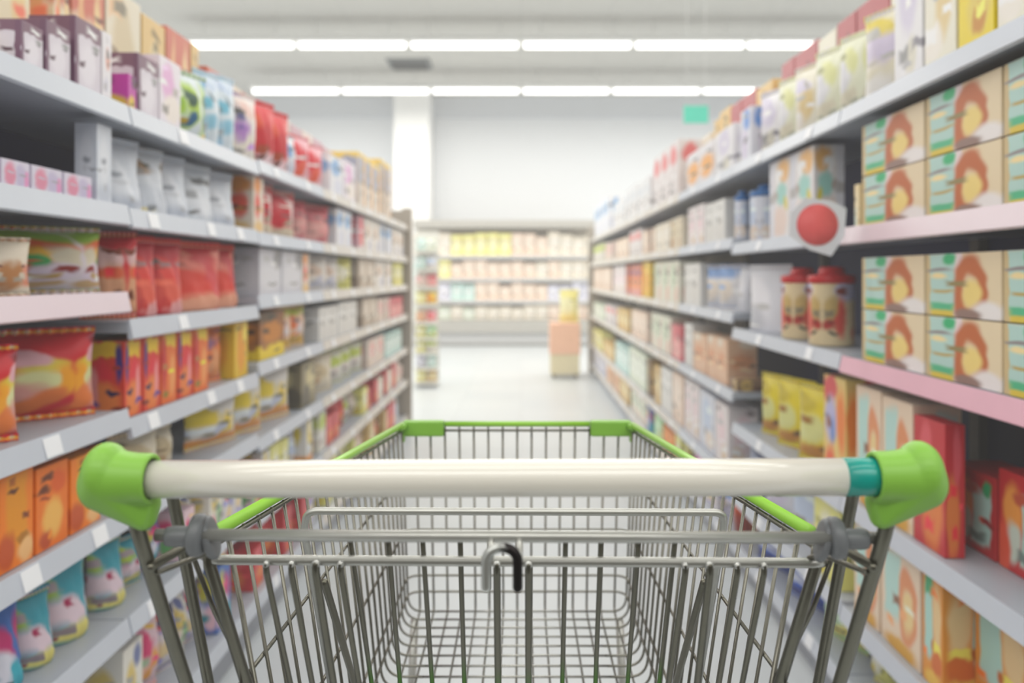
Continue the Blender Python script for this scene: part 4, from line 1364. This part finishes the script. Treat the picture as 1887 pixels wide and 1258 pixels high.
for sx in (-1, 1):
    side = 'left' if sx < 0 else 'right'
    for lev, goods in sorted(POOL[sx].items()):
        lname = (LEVELS if sx < 0 else RLEVELS)[lev]
        goods.sort(key=lambda g: (g[9] != '' and g[9] == 'rear', g[0], g[5]))
        last = {}
        for gi, g in enumerate(goods):
            q = (round(g[7], 2) >= .12, round(g[5], 2) if 'per' in g[9] or 'low' in g[9] else 0)
            if q in last and g[3] < last[q] + .002:
                goods[gi] = g = g[:3] + (last[q] + .002,) + g[4:]
                goods[gi] = g = ((g[3] + g[4]) / 2,) + g[1:]
            last[q] = g[4]
        goods = [g for g in goods if g[4] - g[3] > .02]
        count = {}
        for (m_, kind, key, d0, d1, z, h, u, dep, where) in goods:
            bi = which_bay(sx, m_)
            ck = (bi, where)
            k = count.get(ck, 0); count[ck] = k + 1
            w_ = max(0.02, d1 - d0 - 0.003)
            if kind in ('canister', 'tub'):
                dep = w_ = min(w_, 0.15)
            bn = BAYN[bi] if (sx > 0 or bi < 5) else 'last'
            lab = f'{PRINT_DESC[key]} {WORD[kind]}'
            lab = f'{where} {lab}'.strip() + f', {nth(k)} on the {side} {lname} shelf, {bn} bay'
            x = sx * (HALF + u + dep / 2)
            rot = math.pi / 2 if sx < 0 else -math.pi / 2
            if kind in ('packet', 'pouch'):
                rot -= sx * -0.32
                w_ *= 0.93
                dep *= 0.8
            item(kind, key, (x, m_, z + 0.0015), (w_, dep, h), rot, lab, f'goods on the {side} {lname} shelf', parts=m_ < 5.2)

# loose bags on the left third and fourth shelves, turned towards the end of the aisle they were filled from
for key, x, y, z, w_, dp, h, yaw, lab in (
        ('bigred', -1.055, 1.795, 1.237, 0.23, .13, .15, .70, 'big dark red bag with lime, green and yellow print, left third shelf, nearest bay'),
        ('greenyellow', -1.03, 1.52, 1.237, 0.20, .11, .115, .8, 'low cream bag with green and yellow print, left third shelf, nearest bay'),
        ('redbeige', -1.01, 1.995, 1.172, 0.125, .10, .215, .45, 'red bag with white and beige picture between the dark red bag and the crimson pouches'),
        ('bigmulti', -1.075, 1.77, 0.963, 0.27, .17, .2, .75, 'big red bag with orange, yellow and lime print, left fourth shelf, nearest bay'),
        ('bigmulti', -1.05, 1.47, 0.963, 0.25, .17, .185, .85, 'red and orange bag cut by the frame edge, left fourth shelf, nearest bay'),
        ('redblue', -1.185, 2.06, 0.936, 0.17, .09, .185, .75, 'dark red and blue bag at the back of the left fourth shelf')):
    item('packet', key, (x, y, z + .002), (w_, dp, h), yaw, lab, 'loose bags on the left shelves')

# ------------------------------------------------------------------ hanging price sign by the right second shelf
M['card'] = plain('sign_card', (226, 229, 236), 0.5, noise=0.02)
M['disc'] = plain('sign_red_disc', (240, 104, 104), 0.5, noise=0.10, nscale=25)
M['clear'] = plain('sign_arm_plastic', (210, 214, 220), 0.3, noise=0.02)
sd = 2.26
sc_ = F / sd
sx0, sz0 = (1506 - CX) / sc_, H - (414 - CY) / sc_
t = thing('price_sign', 'white many-sided price sign with red disc sticking out from the right second shelf', 'sign', (sx0, sd, sz0))
b = MB()
out = [(-52, 20), (-50, -22), (-22, -50), (26, -44), (54, -30), (50, 22), (26, 58), (-14, 46)]
vs = [(x / sc_, 0.0, -y / sc_) for x, y in out] + [(x / sc_, 0.003, -y / sc_) for x, y in out]
n = len(out)
b.add(vs, [tuple(range(n)), tuple(reversed(range(n, 2 * n)))] + [(i, (i + 1) % n, n + (i + 1) % n, n + i) for i in range(n)])
b.build('card', M['card'], t)
b = MB(); b.lathe([(0.001, -0.003), (38 / sc_, -0.003), (38 / sc_, 0.0)], 'y', 36)
b.build('red_disc', M['disc'], t)
b = MB(); b.tube([(0.03, 0.004, 0.0), (0.045, 0.006, 0.0)], 0.003, 8)
b.build('sign_arm', M['clear'], t)

# teal sign hung over the right row
M['teal_sign'] = plain('teal_sign_board', (84, 216, 186), 0.5, noise=0.05)
t = thing('hanging_sign', 'small teal sign hanging from the ceiling above the right shelving', 'sign', (1.72, 8.0, 2.78))
b = MB(); b.box(-0.12, 0.12, -0.012, 0.012, 0.0, 0.17, 0.004); b.build('sign_board', M['teal_sign'], t)
for s in (-0.09, 0.09):
    b = MB(); b.tube([(s, 0, 0.17), (s, 0, CEIL - 2.78)], 0.003, 6); b.build('hanger_wire', M['housing'], t)

# ------------------------------------------------------------------ far end of the aisle
M['far_frame'] = plain('far_unit_grey', (196, 196, 196), 0.5, noise=0.03)
M['far_dark'] = plain('far_unit_dark_grey', (178, 175, 168), 0.5, noise=0.03)  # grey of the header, front lip and base
M['far_back'] = plain('far_unit_back', (236, 228, 212), 0.6, noise=0.03)
EY = 14.9
epx = F / EY
ex = lambda px: (px - CX) / epx
ez = lambda py: H - (py - CY) / epx
t = thing('wall_shelving', 'long pale wall unit of shelves under a grey header at the far end', 'shelving', (0, EY, 0))
X0, X1 = ex(762), ex(1100)
b = MB(); b.box(X0, X1, 0.5, 0.54, 0, ez(406)); b.build('back_panel', M['far_back'], t)
b = MB(); b.box(X0, X1, -0.02, 0.5, ez(420), ez(405), 0.01); b.build('header', M['far_dark'], t)
EL = [(470, 'top'), (512, 'second'), (553, 'third')]
for py, nme in EL:
    b = MB(); b.box(X0, X1, 0.05, 0.5, ez(py) - 0.05, ez(py), 0.004)
    sh = b.build('shelf', M['far_back'], t)
    b = MB(); b.box(X0, X1, 0.035, 0.05, ez(py) - 0.07, ez(py) + 0.0, 0.003); b.build('price_strip', M['far_frame'], sh)
b = MB(); b.box(X0, X1, -0.12, 0.5, ez(612), ez(590), 0.01); b.build('front_lip', M['far_dark'], t)
b = MB(); b.box(X0, X1, -0.04, 0.5, ez(632), ez(612)); b.build('well', M['far_frame'], t)
b = MB(); b.box(X0, X1, 0.0, 0.5, 0, ez(632)); b.build('base', M['far_dark'], t)
EK = {'top': ['palebeige', 'palelemon', 'palepeach', 'palebeige'], 'second': ['palelemon', 'palepeach', 'palepeach', 'palebeige'],
      'third': ['palesage', 'palepeach', 'palepeach', 'palelilac'], 'lowest': ['palesage', 'palebeige', 'palebeige', 'palepeach']}
for (py, nme), top_py in zip(EL + [(589, 'lowest')], (424, 476, 518, 560)):
    n = 15
    for k in range(n):
        q = k / n
        key = EK[nme][min(3, int(q * 4 + R.uniform(-.4, .4) + .2)) if q * 4 > .4 else 0]
        if nme == 'second' and q < .1: key = 'paleaqua'
        if nme == 'third' and .05 < q < .3: key = R.choice(['palelilac', 'paleaqua'])
        wd = (X1 - X0) / n
        hh = (ez(top_py) - ez(py)) * R.uniform(.72, .95)
        item('carton', key, (X0 + wd * (k + .5), EY + 0.2, ez(py) + 0.002), (wd * .94, 0.2, hh), 0,
             f'{PRINT_DESC[key]} carton, {nth(k)} from left, {nme} shelf of the far wall unit', 'pale cartons on the far wall unit')

# narrow goods tower past the left row
M['tower'] = plain('display_rack_wire', (226, 224, 216), 0.5, noise=0.02)
TY = 9.4
tpx = F / TY
tx = lambda px: (px - CX) / tpx
tz = lambda py: H - (py - CY) / tpx
t = thing('display_rack', 'narrow pale rack of colourful packets just past the end of the left row', 'display rack', (tx(786), TY, 0))
b = MB(); b.box(-0.13, 0.13, 0.13, 0.15, 0.0, tz(425)); b.build('back_panel', M['tower'], t)
lev = [(704, 'palelemon', 'gold'), (676, 'palelilac', 'paleaqua'), (649, 'lemon', 'limewhite'), (622, 'lemon', 'mintgreen'), (594, 'orangebeige', 'redpink'), (560, 'palelemon', 'yellowedge'), (528, 'blush', 'pinkred'), (496, 'paleaqua', 'bluewash'), (462, 'paleaqua', 'palesage')]
for i, (py, k1, k2) in enumerate(lev):
    z = tz(py)
    z = max(z, 0.06)
    b = MB(); b.box(-0.13, 0.13, -0.13, 0.13, z - 0.02, z); b.build('shelf', M['tower'], t)
    for s, key in ((-1, k1), (1, k2)):
        item('packet', key, (tx(786) + s * 0.062, TY - 0.03, z + 0.002), (0.115, 0.12, 0.145), 0,
             f'{PRINT_DESC[key]} packet, {"outer" if s < 0 else "inner"} one on the {nth(len(lev) - 1 - i)} tier of the narrow display rack', 'packets on the narrow display rack', parts=False)

# promotional bin at the end of the right row
M['bin_peach'] = plain('bin_peach_card', (240, 190, 160), 0.6, noise=0.03)
M['bin_beige'] = plain('bin_beige_card', (226, 214, 176), 0.6, noise=0.03)
M['bin_foot'] = plain('bin_foot', (150, 140, 120), 0.6, noise=0.03)
BY = 10.35
bpx = F / BY
b0, b1 = (1014 - CX) / bpx, (1066 - CX) / bpx
t = thing('promotion_bin', 'peach and beige cardboard display bin standing at the end of the right row', 'display bin', ((b0 + b1) / 2, BY, 0))
hw = (b1 - b0) / 2
zt, zm = H - (594 - CY) / bpx, H - (650 - CY) / bpx
b = MB(); b.box(-hw, hw, -0.2, 0.2, 0.05, zm, 0.006); b.build('base', M['bin_beige'], t)
b = MB()
b.box(-hw - .01, hw + .01, -0.21, 0.21, zm, zt, 0.008)
b.build('bin_box', M['bin_peach'], t)
for s in (-1, 1):
    for q in (-1, 1):
        b = MB(); b.box(s * (hw - .04) - .02, s * (hw - .04) + .02, q * .15 - .02, q * .15 + .02, 0, 0.055); b.build('foot', M['bin_foot'], t)
item('packet', 'palelemon', ((b0 + b1) / 2 + 0.06, BY, zt + 0.002), (0.24, 0.16, 0.42), 0, 'large lemon yellow packet standing on the peach display bin', parts=True)
